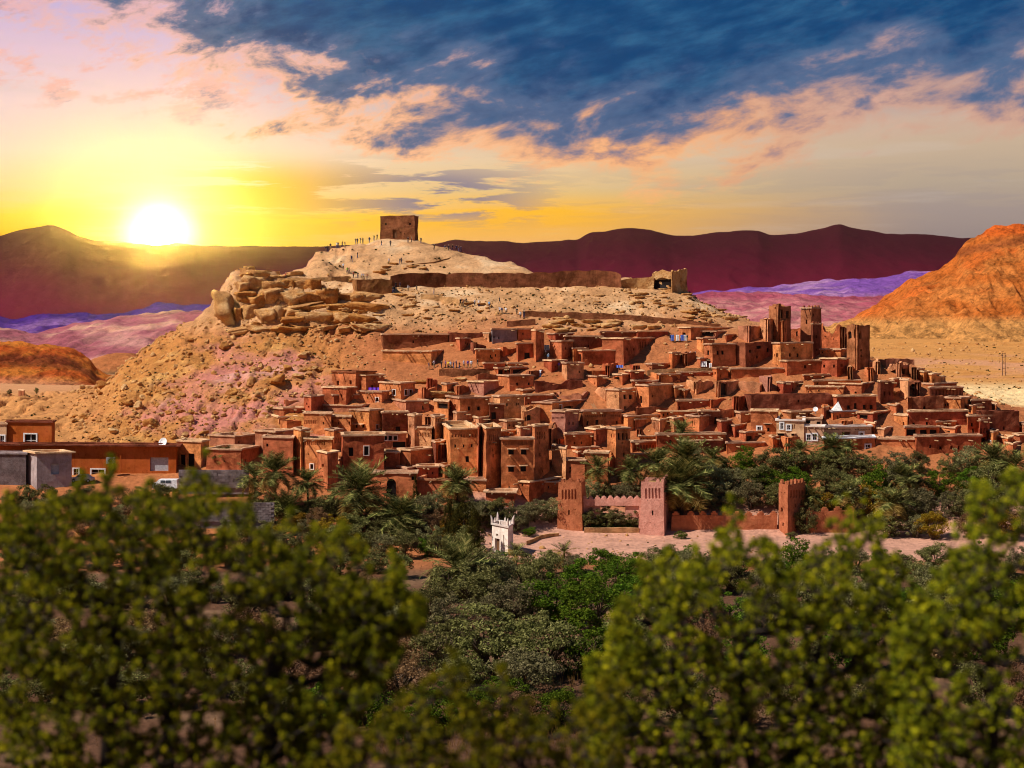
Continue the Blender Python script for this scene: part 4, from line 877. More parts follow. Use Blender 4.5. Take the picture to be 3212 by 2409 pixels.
house('F', 1815, 1905, 2014, 1042, 1445, 46, B_, [(1840, 1130, 34, 66, 5), (1928, 1125, 28, 70, 5), (1882, 1120, 10, 80, 6), (1940, 1260, 14, 20), (1942, 1312, 14, 20)], ruin=0.06, label='ruined kasbah tower with white-arched niches, far right', name='kasbah_tower', cat='tower')
house('F', 1170, 1240, 1516, 1206, 1420, 58, O_, [(1208, 1310, 16, 36), (1183, 1310, 8, 24), (1203, 1412, 30, 40, 5), (1325, 1310, 18, 30), (1388, 1312, 20, 32), (1360, 1246, 16, 16)], label='mud house under the twin ruined towers, three windows')
house('F', 1236, 1296, 1592, 1362, 1490, 54, R_, [(1455, 1412, 18, 26), (1270, 1450, 12, 20)], spouts=((1480, 1390, 1.4),))
house('F', 1585, 1728, 1830, 1342, 1500, 40, R_, [(1618, 1406, 18, 26), (1702, 1406, 16, 26), (1770, 1400, 18, 28)], spouts=((1760, 1330, 1.6),), label='broad mud house at the foot of the ruined kasbah')
house('F', 1580, 1760, 1835, 1262, 1350, 26, O_, [(1602, 1282, 14, 24), (1652, 1276, 10, 18), (1708, 1276, 10, 18)])
house('F', 830, 935, 1172, 1195, 1425, 46, B_, [(980, 1270, 22, 26), (1035, 1325, 16, 24), (1130, 1268, 22, 36), (1050, 1240, 40, 26, 6)], ruin=0.07, label='dark brown roofless house with pale left wall', name='ruin', cat='ruin')
house('F', 575, 648, 852, 1216, 1420, 52, O_, [(607, 1290, 22, 40), (614, 1372, 30, 62, 4), (695, 1290, 20, 34), (740, 1288, 20, 34)], label='mud house with paired windows beside the white cloths')
house('F', 515, 572, 668, 1165, 1300, 46, O_, [(552, 1190, 12, 30)])
house('F', 508, 680, 762, 1105, 1172, 30, T_, [(600, 1130, 120, 40, 6)], label='open shelter with a dark hollow above the market street')
house('F', 758, 770, 852, 1135, 1205, 62, R_, [(832, 1165, 24, 50, 6)])
house('F', 872, 965, 1068, 1050, 1205, 40, T_, ruin=0.06, name='ruin', cat='ruin')
house('F', 355, 460, 884, 1072, 1180, 50, O_, [(405, 1140, 26, 50, 6)], label='long low house behind the market stalls')
# --- zone C : right-centre village
house('C', 208, 224, 486, 178, 285, 66, B_, ruin=0.12, name='ruin', cat='ruin')
house('C', 378, 392, 778, 150, 220, 68, R_)
house('C', 912, 926, 1635, 118, 220, 70, R_, label='long dark wall with pale coping below the ruined kasbah', name='mud_wall', cat='wall')
house('C', 485, 580, 752, 225, 375, 40, T_, [(577, 275, 20, 70, 6)], ruin=0.15, name='ruin', cat='ruin')
house('C', 758, 800, 1005, 238, 405, 40, T_, [(852, 325, 66, 140, 6)], ruin=0.12, label='ruin with a tall black doorway in mid-village', name='ruin', cat='ruin')
house('C', 1000, 1210, 1375, 230, 355, 22, T_, ruin=0.35, name='ruin', cat='ruin')
house('C', 1208, 1312, 1330, 188, 345, 16, P_, ruin=0.08, label='pale upright wall fragment in the rubble', name='ruin', cat='ruin')
house('C', 384, 398, 735, 435, 535, 66, R_, autow=1)
house('C', 478, 612, 742, 590, 765, 38, O_, [(545, 645, 16, 30)], [(540, 556, 640, 662, 1)], label='square pale-sided house behind the small rooftop palm')
house('C', 150, 236, 802, 540, 605, 60, R_)
house('C', 596, 610, 806, 540, 700, 66, B_, [(775, 630, 26, 70, 6)])
house('C', 1060, 1124, 1945, 370, 560, 66, B_, [(1595, 430, 14, 26), (1760, 470, 10, 12)], label='very long brown wall above the white-windowed house', ruin=0.05, name='mud_wall', cat='wall')
house('C', 1636, 1655, 1902, 180, 235, 60, R_)
house('C', 1734, 1750, 2215, 236, 300, 64, R_)
house('C', 1672, 2040, 2060, 295, 370, 12, O_)
house('C', 1120, 1380, 1396, 535, 770, 14, O_, [(1205, 716, 34, 50, 8), (1297, 720, 26, 40), (1290, 668, 60, 12, 2)], label='plain orange house with a white door left of the white-windowed house')
house('C', 1378, 1652, 1668, 630, 875, 12, 'cream', [(1428, 682, 24, 58, 8), (1497, 697, 30, 44, 8), (1542, 770, 26, 20, 2), (1420, 768, 60, 26, 2)], [(1385, 1412, 665, 710, 2), (1530, 1565, 665, 710, 2)], label='cream house with two white-framed windows and carved slots', cop='whitewash')
house('C', 1655, 1845, 1860, 690, 880, 12, 'cream', [(1643, 795, 1, 1), (1697, 795, 36, 54, 8), (1757, 792, 38, 58, 8)], label='cream house wing with two white-framed windows and pale roof edge', cop='whitewash')
house('C', 1585, 1655, 1672, 640, 700, 14, 'cream', [(1620, 658, 14, 22)])
house('C', 180, 192, 872, 772, 975, 66, R_, [(325, 842, 24, 36)], spouts=((290, 780, 2.0), (625, 790, 2.0), (708, 790, 2.0), (795, 790, 2.0)), label='long red house front with four waterspouts behind the palms')
house('C', 866, 884, 1258, 855, 965, 66, R_, spouts=((980, 885, 1.8),))
house('C', 985, 1072, 1348, 748, 865, 48, O_, [(1110, 815, 60, 60, 6), (1200, 815, 60, 60, 6)])
house('C', 1408, 1490, 1635, 795, 945, 44, O_, [(1428, 860, 12, 30), (1520, 820, 12, 20), (1600, 820, 12, 20)], ruin=0.05, label='low tower stub below the white-framed windows', name='ruin', cat='ruin')
house('C', 392, 404, 838, 832, 985, 68, B_, autow=1)
# --- zone D : right end
house('D', 700, 788, 800, 10, 170, 18, T_, ruin=0.5, name='ruin', cat='ruin')
house('D', 880, 1000, 1090, 55, 200, 34, T_, [(935, 130, 50, 50, 6), (1040, 130, 50, 60, 6)], ruin=0.3, label='ruined house with ragged openings right of the kasbah', name='ruin', cat='ruin')
house('D', 790, 870, 1140, 12, 110, 54, T_, ruin=0.12, name='ruin', cat='ruin')
house('D', 1095, 1140, 1150, 70, 225, 16, B_, ruin=0.15, name='ruin', cat='ruin')
house('D', 1138, 1180, 1245, 118, 215, 40, O_, label='topmost small house on the stepped right ridge')
house('D', 1190, 1236, 1315, 145, 250, 40, O_)
house('D', 1240, 1312, 1402, 168, 270, 40, O_)
house('D', 1300, 1392, 1448, 195, 280, 36, T_)
house('D', 1003, 1085, 1096, 225, 455, 14, T_, [(1060, 432, 18, 26)], label='narrow pale tower house on the right slope', name='mud_tower', cat='tower')
house('D', 1085, 1172, 1212, 235, 390, 36, B_, [(1130, 300, 50, 90, 6)], ruin=0.12, name='ruin', cat='ruin')
house('D', 1285, 1300, 1618, 300, 395, 66, B_, (), [(1305, 1605, 320, 368, 9)], label='ruined arcade of nine dark bays on the right slope', name='ruin', cat='ruin')
house('D', 1205, 1330, 1558, 264, 320, 46, R_)
house('D', 1080, 1092, 1428, 385, 530, 66, B_, [(1240, 500, 24, 50, 5)], ruin=0.12, label='broad dark ruin wall below the arcade', name='ruin', cat='ruin')
house('D', 1424, 1596, 1702, 402, 540, 34, O_, [(1446, 466, 12, 24), (1468, 462, 12, 24)], label='mud house with two tiny windows below the arcade')
house('D', 1688, 1702, 1895, 425, 525, 64, B_, [(1790, 480, 10, 24)], spouts=((1800, 440, 1.2),))
house('D', 1630, 1712, 1800, 475, 570, 40, O_, [(1690, 500, 26, 44, 6)])
house('D', 1880, 1936, 1945, 468, 540, 16, O_)
house('D', 786, 812, 942, 240, 460, 54, B_, [(852, 356, 18, 40), (902, 356, 18, 40)], label='tall dark house with a pair of slim windows on the right slope')
house('D', 346, 386, 772, 385, 535, 60, R_, [(502, 492, 34, 44), (568, 482, 26, 66), (656, 488, 30, 42), (722, 488, 30, 40)], label='wide red house with four dark openings above the white tarp')
house('D', 318, 628, 812, 262, 380, 28, O_, [(408, 358, 14, 26), (432, 358, 12, 24), (510, 350, 18, 40, 3), (570, 355, 20, 40, 3)])
house('D', 88, 345, 465, 288, 355, 22, O_)
house('D', 312, 350, 588, 535, 615, 56, R_, label='house with a white tarp and rubble on its roof', cop='grey_render')
house('D', 588, 738, 955, 545, 670, 34, R_, [(828, 600, 88, 92, 6), (650, 580, 80, 50, 6)], label='house with a large square black opening beside the tarp')
house('D', 878, 968, 1004, 470, 570, 24, O_, autow=1)
house('D', 948, 1076, 1088, 572, 690, 14, O_, [(1035, 650, 12, 36)])
house('D', 1074, 1088, 1665, 532, 690, 66, R_, [(1136, 656, 22, 30), (1266, 650, 24, 36)], spouts=((1255, 600, 1.0),), label='long red house with two windows on the right slope')
house('D', 1046, 1060, 1388, 688, 780, 66, R_, [(1115, 730, 90, 60, 6), (1235, 735, 70, 50, 6), (1330, 735, 70, 50, 6)], label='portico with three dark bays above the long front house', name='portico')
house('D', 1348, 1362, 1545, 632, 700, 66, R_)
house('D', 1400, 1418, 1605, 600, 660, 64, R_)
house('D', 1392, 1540, 1612, 690, 780, 26, O_, [(1450, 735, 80, 50, 6)])
house('D', 1655, 1668, 1895, 578, 770, 62, R_, [(1708, 658, 22, 34), (1718, 716, 20, 40), (1640, 660, 14, 30)], spouts=((1750, 620, 1.8),))
house('D', 1772, 1786, 1878, 620, 860, 60, R_, [(1797, 716, 16, 44), (1822, 716, 16, 44), (1846, 716, 16, 44), (1818, 822, 58, 70, 6)], label='small tower with three slit windows over a black doorway', name='mud_tower', cat='tower')
house('D', 1745, 1765, 2165, 525, 740, 64, B_, [(2020, 690, 14, 30)], ruin=0.06, label='large dark ruined block at the right end of the village', name='ruin', cat='ruin')
house('D', 1940, 2085, 2100, 542, 620, 14, T_)
house('D', 1146, 1162, 1795, 775, 955, 66, R_, [(1300, 870, 20, 34), (1398, 886, 22, 30), (1500, 880, 20, 30), (1580, 886, 18, 34), (1638, 883, 20, 34), (1706, 884, 18, 32)], spouts=((1338, 810, 1.8), (1462, 805, 1.8), (1672, 810, 1.8)), label='long red front house with six windows and three waterspouts')
house('D', 768, 1146, 1160, 800, 885, 12, O_, label='low lit wall left of the six-window house', name='mud_wall', cat='wall')
house('D', 238, 262, 728, 682, 800, 62, 'cream', [(372, 776, 22, 40, 8), (480, 760, 80, 60, 4), (627, 762, 34, 52, 8)], [(270, 520, 700, 712, 14), (560, 715, 700, 712, 10)], label='pale terrace house with a brown porch door', cop='whitewash')
house('D', 252, 264, 762, 796, 960, 64, R_, [(690, 882, 44, 54, 8)], label='lower house with bright white roof edge and one white window', cop='white_paint')
house('D', 0, 240, 258, 595, 690, 14, 'cream', [(60, 575, 1, 1), (210, 645, 40, 40, 6), (110, 630, 40, 30, 6)])
house('D', 240, 262, 312, 492, 610, 50, O_, [(292, 580, 10, 20)], merlon=0.6, label='little chimney-like turret with white tips beside the tarp', name='mud_tower', cat='tower')
house('D', 1866, 1912, 1965, 732, 870, 40, O_, [(1884, 830, 22, 30, 8)])
house('D', 1958, 2050, 2110, 790, 870, 34, R_)
house('D', 2025, 2105, 2235, 850, 955, 30, O_, label='low lit house at the lower right corner of the village')
house('D', 2160, 2230, 2300, 660, 770, 30, T_)
# --- left lower row
house('H', 1535, 1742, 1812, 320, 550, 28, O_, [(1585, 485, 50, 110, 6), (1655, 480, 60, 116, 6)], label='mud house with a broken double opening right of the long orange house')
house('H', 1815, 2036, 2240, 275, 395, 32, T_)
house('H', 1790, 2090, 2260, 390, 570, 26, O_, [(1865, 450, 10, 20), (2130, 490, 14, 30)], label='mud house behind the small palm, right of the grey walls')
# --- modern houses at the left edge
house('H', 60, 448, 476, 150, 372, 10, 'render_orange', [(265, 310, 98, 112, 8)], (), label='orange rendered house with one big white window, left edge', name='orange_house', cop='mud_dark', jitamp=0.0, capo=0.3, Y=272)
house('H', -160, 56, 66, 165, 372, 10, 'cream', [(20, 312, 36, 90, 8)], label='cream house end with a white window at the left edge', name='cream_house', jitamp=0.0, Y=273)
house('H', -240, 1528, 1545, 356, 640, 5, 'render_orange', [(660, 590, 40, 70, 8), (850, 590, 110, 60, 8), (1380, 515, 160, 120, 7)], label='long low orange house with a deep dark cornice', name='orange_house', cop='mud_dark', jitamp=0.0, capo=0.9, Y=266)
house('H', 230, 320, 622, 418, 700, 52, 'grey_render', [(478, 556, 70, 90, 7)], label='grey plastered hut with shuttered window and slab roof', name='grey_hut', cat='hut', cop='coping', jitamp=0.05, capo=0.5, Y=258)
house('H', -120, 226, 236, 425, 640, 6, 'block_grey', label='unfinished grey block house at the left edge', name='grey_hut', cat='hut', cop='grey_render', jitamp=0.04, Y=260)
# --- label everything that has none, by look and neighbours
tiers = [(0, 1090, 'in the top village row'), (1090, 1180, 'in the tourist terrace row'), (1180, 1260, 'in the middle village rows'),
         (1260, 1330, 'just above the front kasbahs'), (1330, 1420, 'level with the kasbah roofs'), (1420, 2000, 'in the lowest village row')]
look = {'mud_red': 'red', 'mud_orange': 'orange', 'mud_tan': 'tan', 'mud_pink': 'pale', 'mud_brown': 'brown', 'mud_dark': 'dark', 'cream': 'cream', 'grey_render': 'grey'}
for (a, b, t) in tiers:
    row = sorted([h for h in HOUSES if not h['label'] and a <= h['yb'] < b], key=lambda h: h['px'])
    groups = {}
    for h in row:
        size = 'low' if h['h'] < 32 else ('tall' if h['h'] > 62 else 'boxy')
        if h['w'] > 130: size += ' long'
        elif h['w'] < 40: size += ' narrow'
        kind = {'ruin': 'roofless ruin', 'mud_wall': 'garden wall'}.get(h['name'], 'mud house')
        h['d'] = f"{size} {look.get(h['tone'], 'mud')} {kind}"
        groups.setdefault(h['d'], []).append(h)
    for d, l in groups.items():
        for i, h in enumerate(l):
            named = [q for q in HOUSES if q['label'] and abs(q['px'] - h['px']) < 400]
            pre = f"{ordinal(i)} {d} from the left, " if len(l) > 1 else d + ' '
            h['label'] = (pre + t).replace('  ', ' ')
for h in HOUSES: tag(h['root'], h['label'], h['cat'], 'mud-brick buildings of the hillside village')
# ------------------------------------------------------------------ filler houses in the gaps of the slope (small, plain)
rngf = random.Random(77)
def env(px):
    xs = [880, 1050, 1200, 1500, 2000, 2400, 2700, 2900, 3100, 3230]
    return np.interp(px, xs, [1290, 1215, 1150, 1085, 1075, 1105, 1180, 1235, 1310, 1350]), np.interp(px, xs, [1440, 1440, 1450, 1480, 1450, 1420, 1410, 1410, 1400, 1400])
occ = np.zeros((803, 603), bool)                               # 4-px cells
for h in HOUSES: occ[max(0, int(h['xl'] / 4)):int(h['xr'] / 4) + 1, max(0, int(h['yt'] / 4)):int(h['yb'] / 4) + 1] = True
nfill = 0; n0 = len(HOUSES); tries = 0
while nfill < 290 and tries < 26000:
    tries += 1
    px = rngf.uniform(890, 3215); lo, hi = env(px); py = lo + (hi - lo) * rngf.random() ** 0.7
    if 1060 < px < 1460 and 1120 < py < 1236: continue
    if px < 1120 and py < 1300: continue
    if 1600 < px < 1700 and py < 1190: continue
    if 2060 < px < 2240 and 1060 < py < 1150: continue
    w = rngf.uniform(34, 104); hh = rngf.uniform(26, 58) if w < 64 else rngf.uniform(22, 44)
    a, b, c, d = int((px - w / 2) / 4), int((px + w / 2) / 4), int((py - hh) / 4), int(py / 4)
    blk = occ[a:b + 1, c:d + 1]
    if blk.size == 0 or blk.mean() > 0.52: continue
    occ[a:b + 1, c:d + 1] = True; nfill += 1
    al = rngf.choice((18, 30, 42, 50, 58, 64)); sp = 0.3 if al > 45 else 0.65
    tone = rngf.choice((R_, R_, O_, O_, T_, B_)); ru = rngf.choice((0, 0, 0, 0.15, 0.3))
    house('S', px - w / 2, px - w / 2 + w * (1 - sp if al < 45 else sp), px + w / 2, py - hh, py, al, tone, ruin=ru, autow=0 if ru else rngf.choice((0, 1, 2, 2)), name='ruin' if ru else 'mud_house', cat='ruin' if ru else 'house')
for h in HOUSES[n0:]: h['label'] = None
for (a, b, t) in tiers:
    row = sorted([h for h in HOUSES[n0:] if a <= h['yb'] < b], key=lambda h: h['px'])
    groups = {}
    for h in row:
        size = 'tiny' if h['w'] * h['h'] < 1100 else 'small'
        kind = 'roofless wall stub' if h['ruin'] else ('windowless hut' if h['nw'] == 0 else 'hut with small openings')
        groups.setdefault(f"{size} {look.get(h['tone'], 'mud')} {kind}", []).append(h)
    for d, l in groups.items():
        for i, h in enumerate(l):
            nn = sorted([q for q in HOUSES[:n0] if q['label']], key=lambda q: abs(q['px'] - h['px']) + abs(q['py'] - h['py']))
            h['label'] = (f"{ordinal(i)} {d} from the left, " if len(l) > 1 else d + ' ') + t
for h in HOUSES[n0:]: tag(h['root'], h['label'], h['cat'], 'mud-brick buildings of the hillside village')

# ------------------------------------------------------------------ free-standing walls
def poly_wall(name, pts, zone, tone, label, thick=0.8, jag=0.25, cat='wall', cren=0.0, group=None, depth=None):
    ox, oy, k = ZONES[zone]
    P3 = []
    for (x, yb, yt) in pts:
        px, pb, pt = ox + k * x, oy + k * yb, oy + k * yt
        Yd = depth if depth else hit(px, pb)[1]
        b = at(px, pb, Yd); t = at(px, pt, Yd); P3.append((b, t[2]))
    mb = MB(); ms = []
    loc = P3[0][0].copy()
    rows_ = []
    for (b0, t0), (b1, t1) in zip(P3[:-1], P3[1:]):
        L = np.linalg.norm((b1 - b0)[:2]); m = max(1, int(L / 1.0))
        for q_ in range(m): rows_.append((b0 + (b1 - b0) * q_ / m, t0 + (t1 - t0) * q_ / m))
    rows_.append(P3[-1])
    prev = None
    for (b, t) in rows_:
        zt_ = t - jag * max(0.0, float(fbm(b[0] / 2.2, b[1] / 2.2, 0, 301, 3)) * 1.6 + 0.2)
        zb = min(ground(b[0], b[1]), b[2]) - 0.8
        c = [np.array([b[0], b[1], zb]), np.array([b[0], b[1] + thick, zb]), np.array([b[0], b[1] + thick * .9, zt_]), np.array([b[0], b[1] + .05, zt_])]
        mid_ = [(c[0] * (1 - f) + c[3] * f) for f in (0.33, 0.66)]
        cur = [c[0], mid_[0], mid_[1], c[3], c[2], c[1]]
        if prev is not None:
            for j in range(5): mb.quad(prev[j], cur[j], cur[j + 1], prev[j + 1])
        else: mb.quad(*cur)
        prev = cur
    mb.quad(*prev)
    mb.v = [tuple(p) for p in jitter_all(mb.v, 0.18)]
    o = link(name, mb.mesh(name, MAT[tone], loc), loc=loc)
    if cren:
        root = empty(name, loc); o.name = 'wall'; o.location = (0, 0, 0); o.parent = root; root.name = name
        for q_ in range(0, len(rows_) - 1, 2):
            b, t = rows_[q_]; b2 = rows_[q_ + 1][0]; u_ = unit(b2 - b); m3 = MB(); c = (b + b2) / 2; c[2] = t; c = c + np.array([0, .45, 0])
            m3.box(c + UP * cren * .3, u_, np.cross(UP, u_), UP, .62, .3, cren * .3); m3.box(c + UP * cren * .8, u_, np.cross(UP, u_), UP, .32, .28, cren * .2)
            m3.v = [tuple(p) for p in jitter_all(m3.v, .12)]
            link('merlon', m3.mesh('merlon', MAT[tone], loc), root)
        o = root
    tag(o, label, cat, group); return o
poly_wall('rampart', [(1225, 903, 862), (1290, 900, 856), (1400, 899, 855), (1520, 901, 856), (1640, 902, 855), (1720, 899, 852), (1800, 898, 848), (1870, 899, 847), (1930, 901, 852), (1948, 904, 862)], 'S', 'stone_brown', 'long stone rampart across the hill below the granary', 1.2, 0.5)
house('G', 1396, 1432, 1742, 645, 825, 66, 'stone_brown', label=None, name='bastion', cat='wall', ruin=0.08)
tag(HOUSES[-1]['root'], 'square dark stone bastion at the left end of the rampart', 'wall')
poly_wall('rampart', [(870, 880, 872), (960, 880, 870), (1040, 882, 868), (1100, 884, 866)], 'S', 'ruin_stone', 'low broken wall leading left from the stone bastion', 0.8, 0.3)
poly_wall('path_wall', [(1640, 994, 974), (1760, 998, 978), (1880, 1003, 981), (2000, 1008, 988), (2100, 1016, 998), (2260, 1026, 1016)], 'S', 'stone_brown', 'stone retaining wall beside the upper footpath', 0.8, 0.25)
poly_wall('path_wall', [(1320, 938, 922), (1380, 945, 925), (1430, 956, 934), (1455, 964, 945)], 'S', 'ruin_stone', 'short slanting path wall below the rampart', 0.8, 0.3)
poly_wall('path_wall', [(1590, 1025, 1008), (1680, 1020, 999)], 'S', 'stone_brown', 'short dark wall below the footpath bend', 1.0, 0.15)
poly_wall('terrace_wall', [(1378, 1180, 1158), (1450, 1181, 1157), (1535, 1180, 1160)], 'S', 'stone_brown', 'stone retaining wall under the crowd of tourists', 0.9, 0.2)
poly_wall('path_wall', [(2030, 1180, 1160), (2150, 1172, 1155), (2260, 1165, 1150)], 'S', 'ruin_stone', 'rough garden wall below the eight-bay house', 0.7, 0.3)
poly_wall('path_wall', [(1290, 832, 828), (1360, 826, 822), (1410, 812, 808), (1452, 792, 788)], 'S', 'stone_brown', 'thin wall curving up the hilltop right of the granary', 0.5, 0.1)
house('F', 128, 300, 432, 560, 770, 30, 'rock_buff', [(218, 680, 150, 92, 6)], label=None, name='ruin', cat='ruin', ruin=0.14, jitamp=0.5)
tag(HOUSES[-1]['root'], 'ruined stone tower at the right end of the rampart', 'ruin')
poly_wall('rampart', [(1945, 903, 880), (2000, 905, 868), (2050, 908, 862)], 'S', 'rock_buff', 'pale ruined wall left of the end tower', 1.2, 0.6)
house('G', 415, 500, 552, 535, 655, 34, 'rock_buff', label=None, name='ruin', cat='ruin', ruin=0.25, jitamp=0.4)
tag(HOUSES[-1]['root'], 'ruined watch post on the left clifftop', 'ruin')
poly_wall('rampart', [(500, 620, 572), (620, 618, 568), (765, 618, 575)], 'G', 'rock_buff', 'low clifftop wall right of the watch post', 1.0, 0.5)
poly_wall('rampart', [(585, 850, 528), (700, 860, 532), (790, 870, 524), (880, 880, 560)], 'G', 'mud_dark', 'dark wall behind the clifftop watch post', 0.8, 0.4, depth=384) if False else None

# ------------------------------------------------------------------ crenellated gate in the valley
gl = house('I', 958, 1182, 1222, 318, 778, 13, 'gate_red', [(1062, 575, 14, 42), (995, 553, 8, 8), (1118, 550, 8, 8)], [(985, 1138, 376, 462, 5)], label=None, name='gate_tower', cat='tower', taper=0.12, Y=251.5, parapet=False, merlon=0.8, jitamp=0.08)
tag(HOUSES[-1]['root'], 'left tower of the sand-coloured gateway, five carved slots', 'tower')
gr = house('I', 1675, 1892, 1940, 314, 786, 13, 'gate_pink', [(1788, 580, 14, 42), (1740, 470, 7, 7), (1860, 512, 7, 7)], [(1708, 1870, 366, 456, 5)], label=None, name='gate_tower', cat='tower', taper=0.12, Y=248.7, parapet=False, merlon=0.8, jitamp=0.08)
tag(HOUSES[-1]['root'], 'right pink tower of the gateway, five carved slots', 'tower')
ox, oy, k = ZONES['I']
def gp(x, y, d=0.0): return at(ox + k * x, oy + k * y, 253.2 - 2.2 * (x - 1175) / 530) + np.array([0, d, 0])
gloc = at(ox + k * 1440, oy + k * 770, 251.5); groot = empty('gate_arch', gloc)
def slab(x0, x1, y0, y1, d0, d1, nm, tone):
    mb = MB(); n = max(1, int((x1 - x0) / 60)); m = max(1, int((y1 - y0) / 60))
    b = [gp(x0, y1, d0), gp(x1, y1, d0), gp(x1, y1, d1), gp(x0, y1, d1)]; t = [gp(x0, y0, d0), gp(x1, y0, d0), gp(x1, y0, d1), gp(x0, y0, d1)]
    
    mb.hexa(b, t); mb.v = [tuple(p) for p in jitter_all(mb.v, .06)]
    return link(nm, mb.mesh(nm, MAT[tone], gloc), groot)
slab(1170, 1705, 458, 516, 0, 1.4, 'lintel', 'gate_pink')
slab(1180, 1206, 516.3, 775, 0, 1.4, 'jamb', 'gate_pink'); slab(1670, 1700, 516.3, 780, 0, 1.4, 'jamb', 'gate_pink')
slab(1206.3, 1338, 516.3, 606, 0.35, 1.1, 'panel', 'gate_pink'); slab(1555, 1669.7, 516.3, 618, 0.35, 1.1, 'panel', 'gate_pink')
for j in range(9):
    x0 = 1178 + j * 57.5; slab(x0, x0 + 38, 443 + (j % 3), 457.8, 0.1, 1.2, 'merlon', 'gate_pink'); slab(x0 + 10, x0 + 28, 434 + (j % 2) * 2, 442.8 + (j % 3), 0.2, 1.1, 'merlon', 'gate_pink')
tag(groot, 'low pink gateway arch between the two valley towers', 'gate')
poly_wall('stone_wall', [(1196, 770, 708), (1300, 768, 706), (1430, 766, 706), (1560, 768, 708), (1672, 772, 710)], 'I', 'ruin_stone', 'low dry-stone wall blocking the gateway opening', 0.8, 0.12, depth=250.6)
poly_wall('crenellated_wall', [(1955, 768, 600), (2100, 767, 598), (2300, 766, 598), (2500, 768, 602), (2700, 768, 602), (2870, 770, 602)], 'I', 'gate_red', 'long red crenellated garden wall right of the gate', 0.9, 0.1, cren=0.7, depth=251.5)
house('C', 1392, 1486, 1672, 1270, 1720, 38, 'gate_red', [(1425, 1512, 22, 52, 3), (1440, 1660, 14, 40), (1425, 1345, 10, 18), (1455, 1345, 10, 18), (1565, 1470, 12, 30)], [(1505, 1652, 1322, 1392, 5)], label=None, name='gate_tower', cat='tower', taper=0.06, Y=248, parapet=False, merlon=0.8, jitamp=0.08)
tag(HOUSES[-1]['root'], 'square corner tower at the end of the crenellated wall', 'tower')
poly_wall('crenellated_wall', [(2530, 1684, 1606), (2600, 1684, 1604), (2680, 1684, 1600)], 'S', 'gate_red', 'short crenellated wall right of the corner tower', 0.9, 0.1, cren=0.7, depth=250)
poly_wall('stone_wall', [(695, 860, 818), (740, 842, 800), (820, 805, 772), (900, 790, 758), (975, 780, 755)], 'I', 'ruin_stone', 'curving dry-stone wall left of the gate', 0.7, 0.15)
# white tower
house('I', 393, 536, 583, 702, 975, 22, 'whitewash', [(440, 855, 42, 118, 4), (437, 768, 22, 26, 5)], [(490, 506, 770, 890, 1), (542, 580, 740, 900, 4)], label=None, name='white_tower', cat='tower', taper=0.05, Y=228, cop='whitewash', capo=0.28, jitamp=0.03)
wt = HOUSES[-1]['root']; tag(wt, 'small whitewashed tower with horned corners and brown door', 'tower')
wc = at(ox + k * 465, oy + k * 690, 229.5)
_, wtop, _ = None, None, None
tw = [np.array(v.co) for v in [c for c in wt.children if c.name.startswith('parapet')][0].data.vertices]
tz = max(v[2] for v in tw); xs_ = sorted(tw, key=lambda v: v[0])
ext = [min(tw, key=lambda v: v[1]), max(tw, key=lambda v: v[0]), max(tw, key=lambda v: v[1]), min(tw, key=lambda v: v[0])]
cen_ = sum(ext) / 4
for e in ext:
    p = cen_ + (e - cen_) * 0.86; d = unit(np.array([(cen_ - e)[0], (cen_ - e)[1], 0])); m3 = MB()
    m3.tube([np.array([p[0], p[1], tz - .1]), np.array([p[0], p[1], tz + .5]) - d * .06, np.array([p[0], p[1], tz + .95]) - d * .2, np.array([p[0], p[1], tz + 1.2]) - d * .28], [.28, .21, .11, .03], 6)
    link('horn', m3.mesh('horn', MAT['whitewash']), wt)
    for q_ in ext:
        pass
for a_, b_ in ((0, 1), (0, 3), (1, 2), (2, 3)):
    p = (ext[a_] + ext[b_]) / 2; p = cen_ + (p - cen_) * .86; m3 = MB()
    m3.tube([np.array([p[0], p[1], tz - .1]), np.array([p[0], p[1], tz + .35]), np.array([p[0], p[1], tz + .62])], [.2, .13, .03], 6); link('horn', m3.mesh('horn', MAT['whitewash']), wt)

# ------------------------------------------------------------------ rocks
def ico(sub):
    import bmesh
    bm = bmesh.new(); bmesh.ops.create_icosphere(bm, subdivisions=sub, radius=1)
    v = np.array([t.co[:] for t in bm.verts]); f = [[t.index for t in q_.verts] for q_ in bm.faces]; bm.free(); return v, f
IV, IF = ico(4); IV1, IF1 = ico(1)
def rock(seed, flat=1.0, planes=11, V=IV, Fc=IF, slab=False):
    r = np.random.RandomState(seed)
    n = r.normal(size=(planes, 3)); d = r.uniform(0.52, 0.86, planes)
    if slab:                                                  # bedded block: flat top and base, steep broken sides
        a = r.uniform(0, 6.28); k = np.arange(5) * 1.2566 + a + r.uniform(-.35, .35, 5)
        n = np.concatenate([np.stack([np.cos(k), np.sin(k), r.uniform(-.45, .05, 5)], -1), [[r.uniform(-.08, .08), r.uniform(-.1, .1), 1], [0, 0, -1]], r.normal(size=(4, 3))])
        d = np.concatenate([r.uniform(.62, .95, 5), [r.uniform(.5, .7), .6], r.uniform(.75, 1.0, 4)])
    n = n / np.linalg.norm(n, axis=1)[:, None]
    dots = V @ n.T
    rad = np.min(np.where(dots > 1e-3, d[None] / np.maximum(dots, 1e-3), 9), axis=1); rad = np.minimum(rad, 1.25)
    P = V * rad[:, None]; P = P * (1 + .17 * np.round(2.6 * vn(P[:, 0] * 2.1, P[:, 1] * 2.1, P[:, 2] * 3.2, seed + 5)) / 2.6)[:, None]; P = P + 0.07 * np.stack([fbm(P[:, 0] * 3.5, P[:, 1] * 3.5, P[:, 2] * 7, seed + j, 4, 0.6) for j in range(3)], -1); P[:, 2] *= flat
    return P
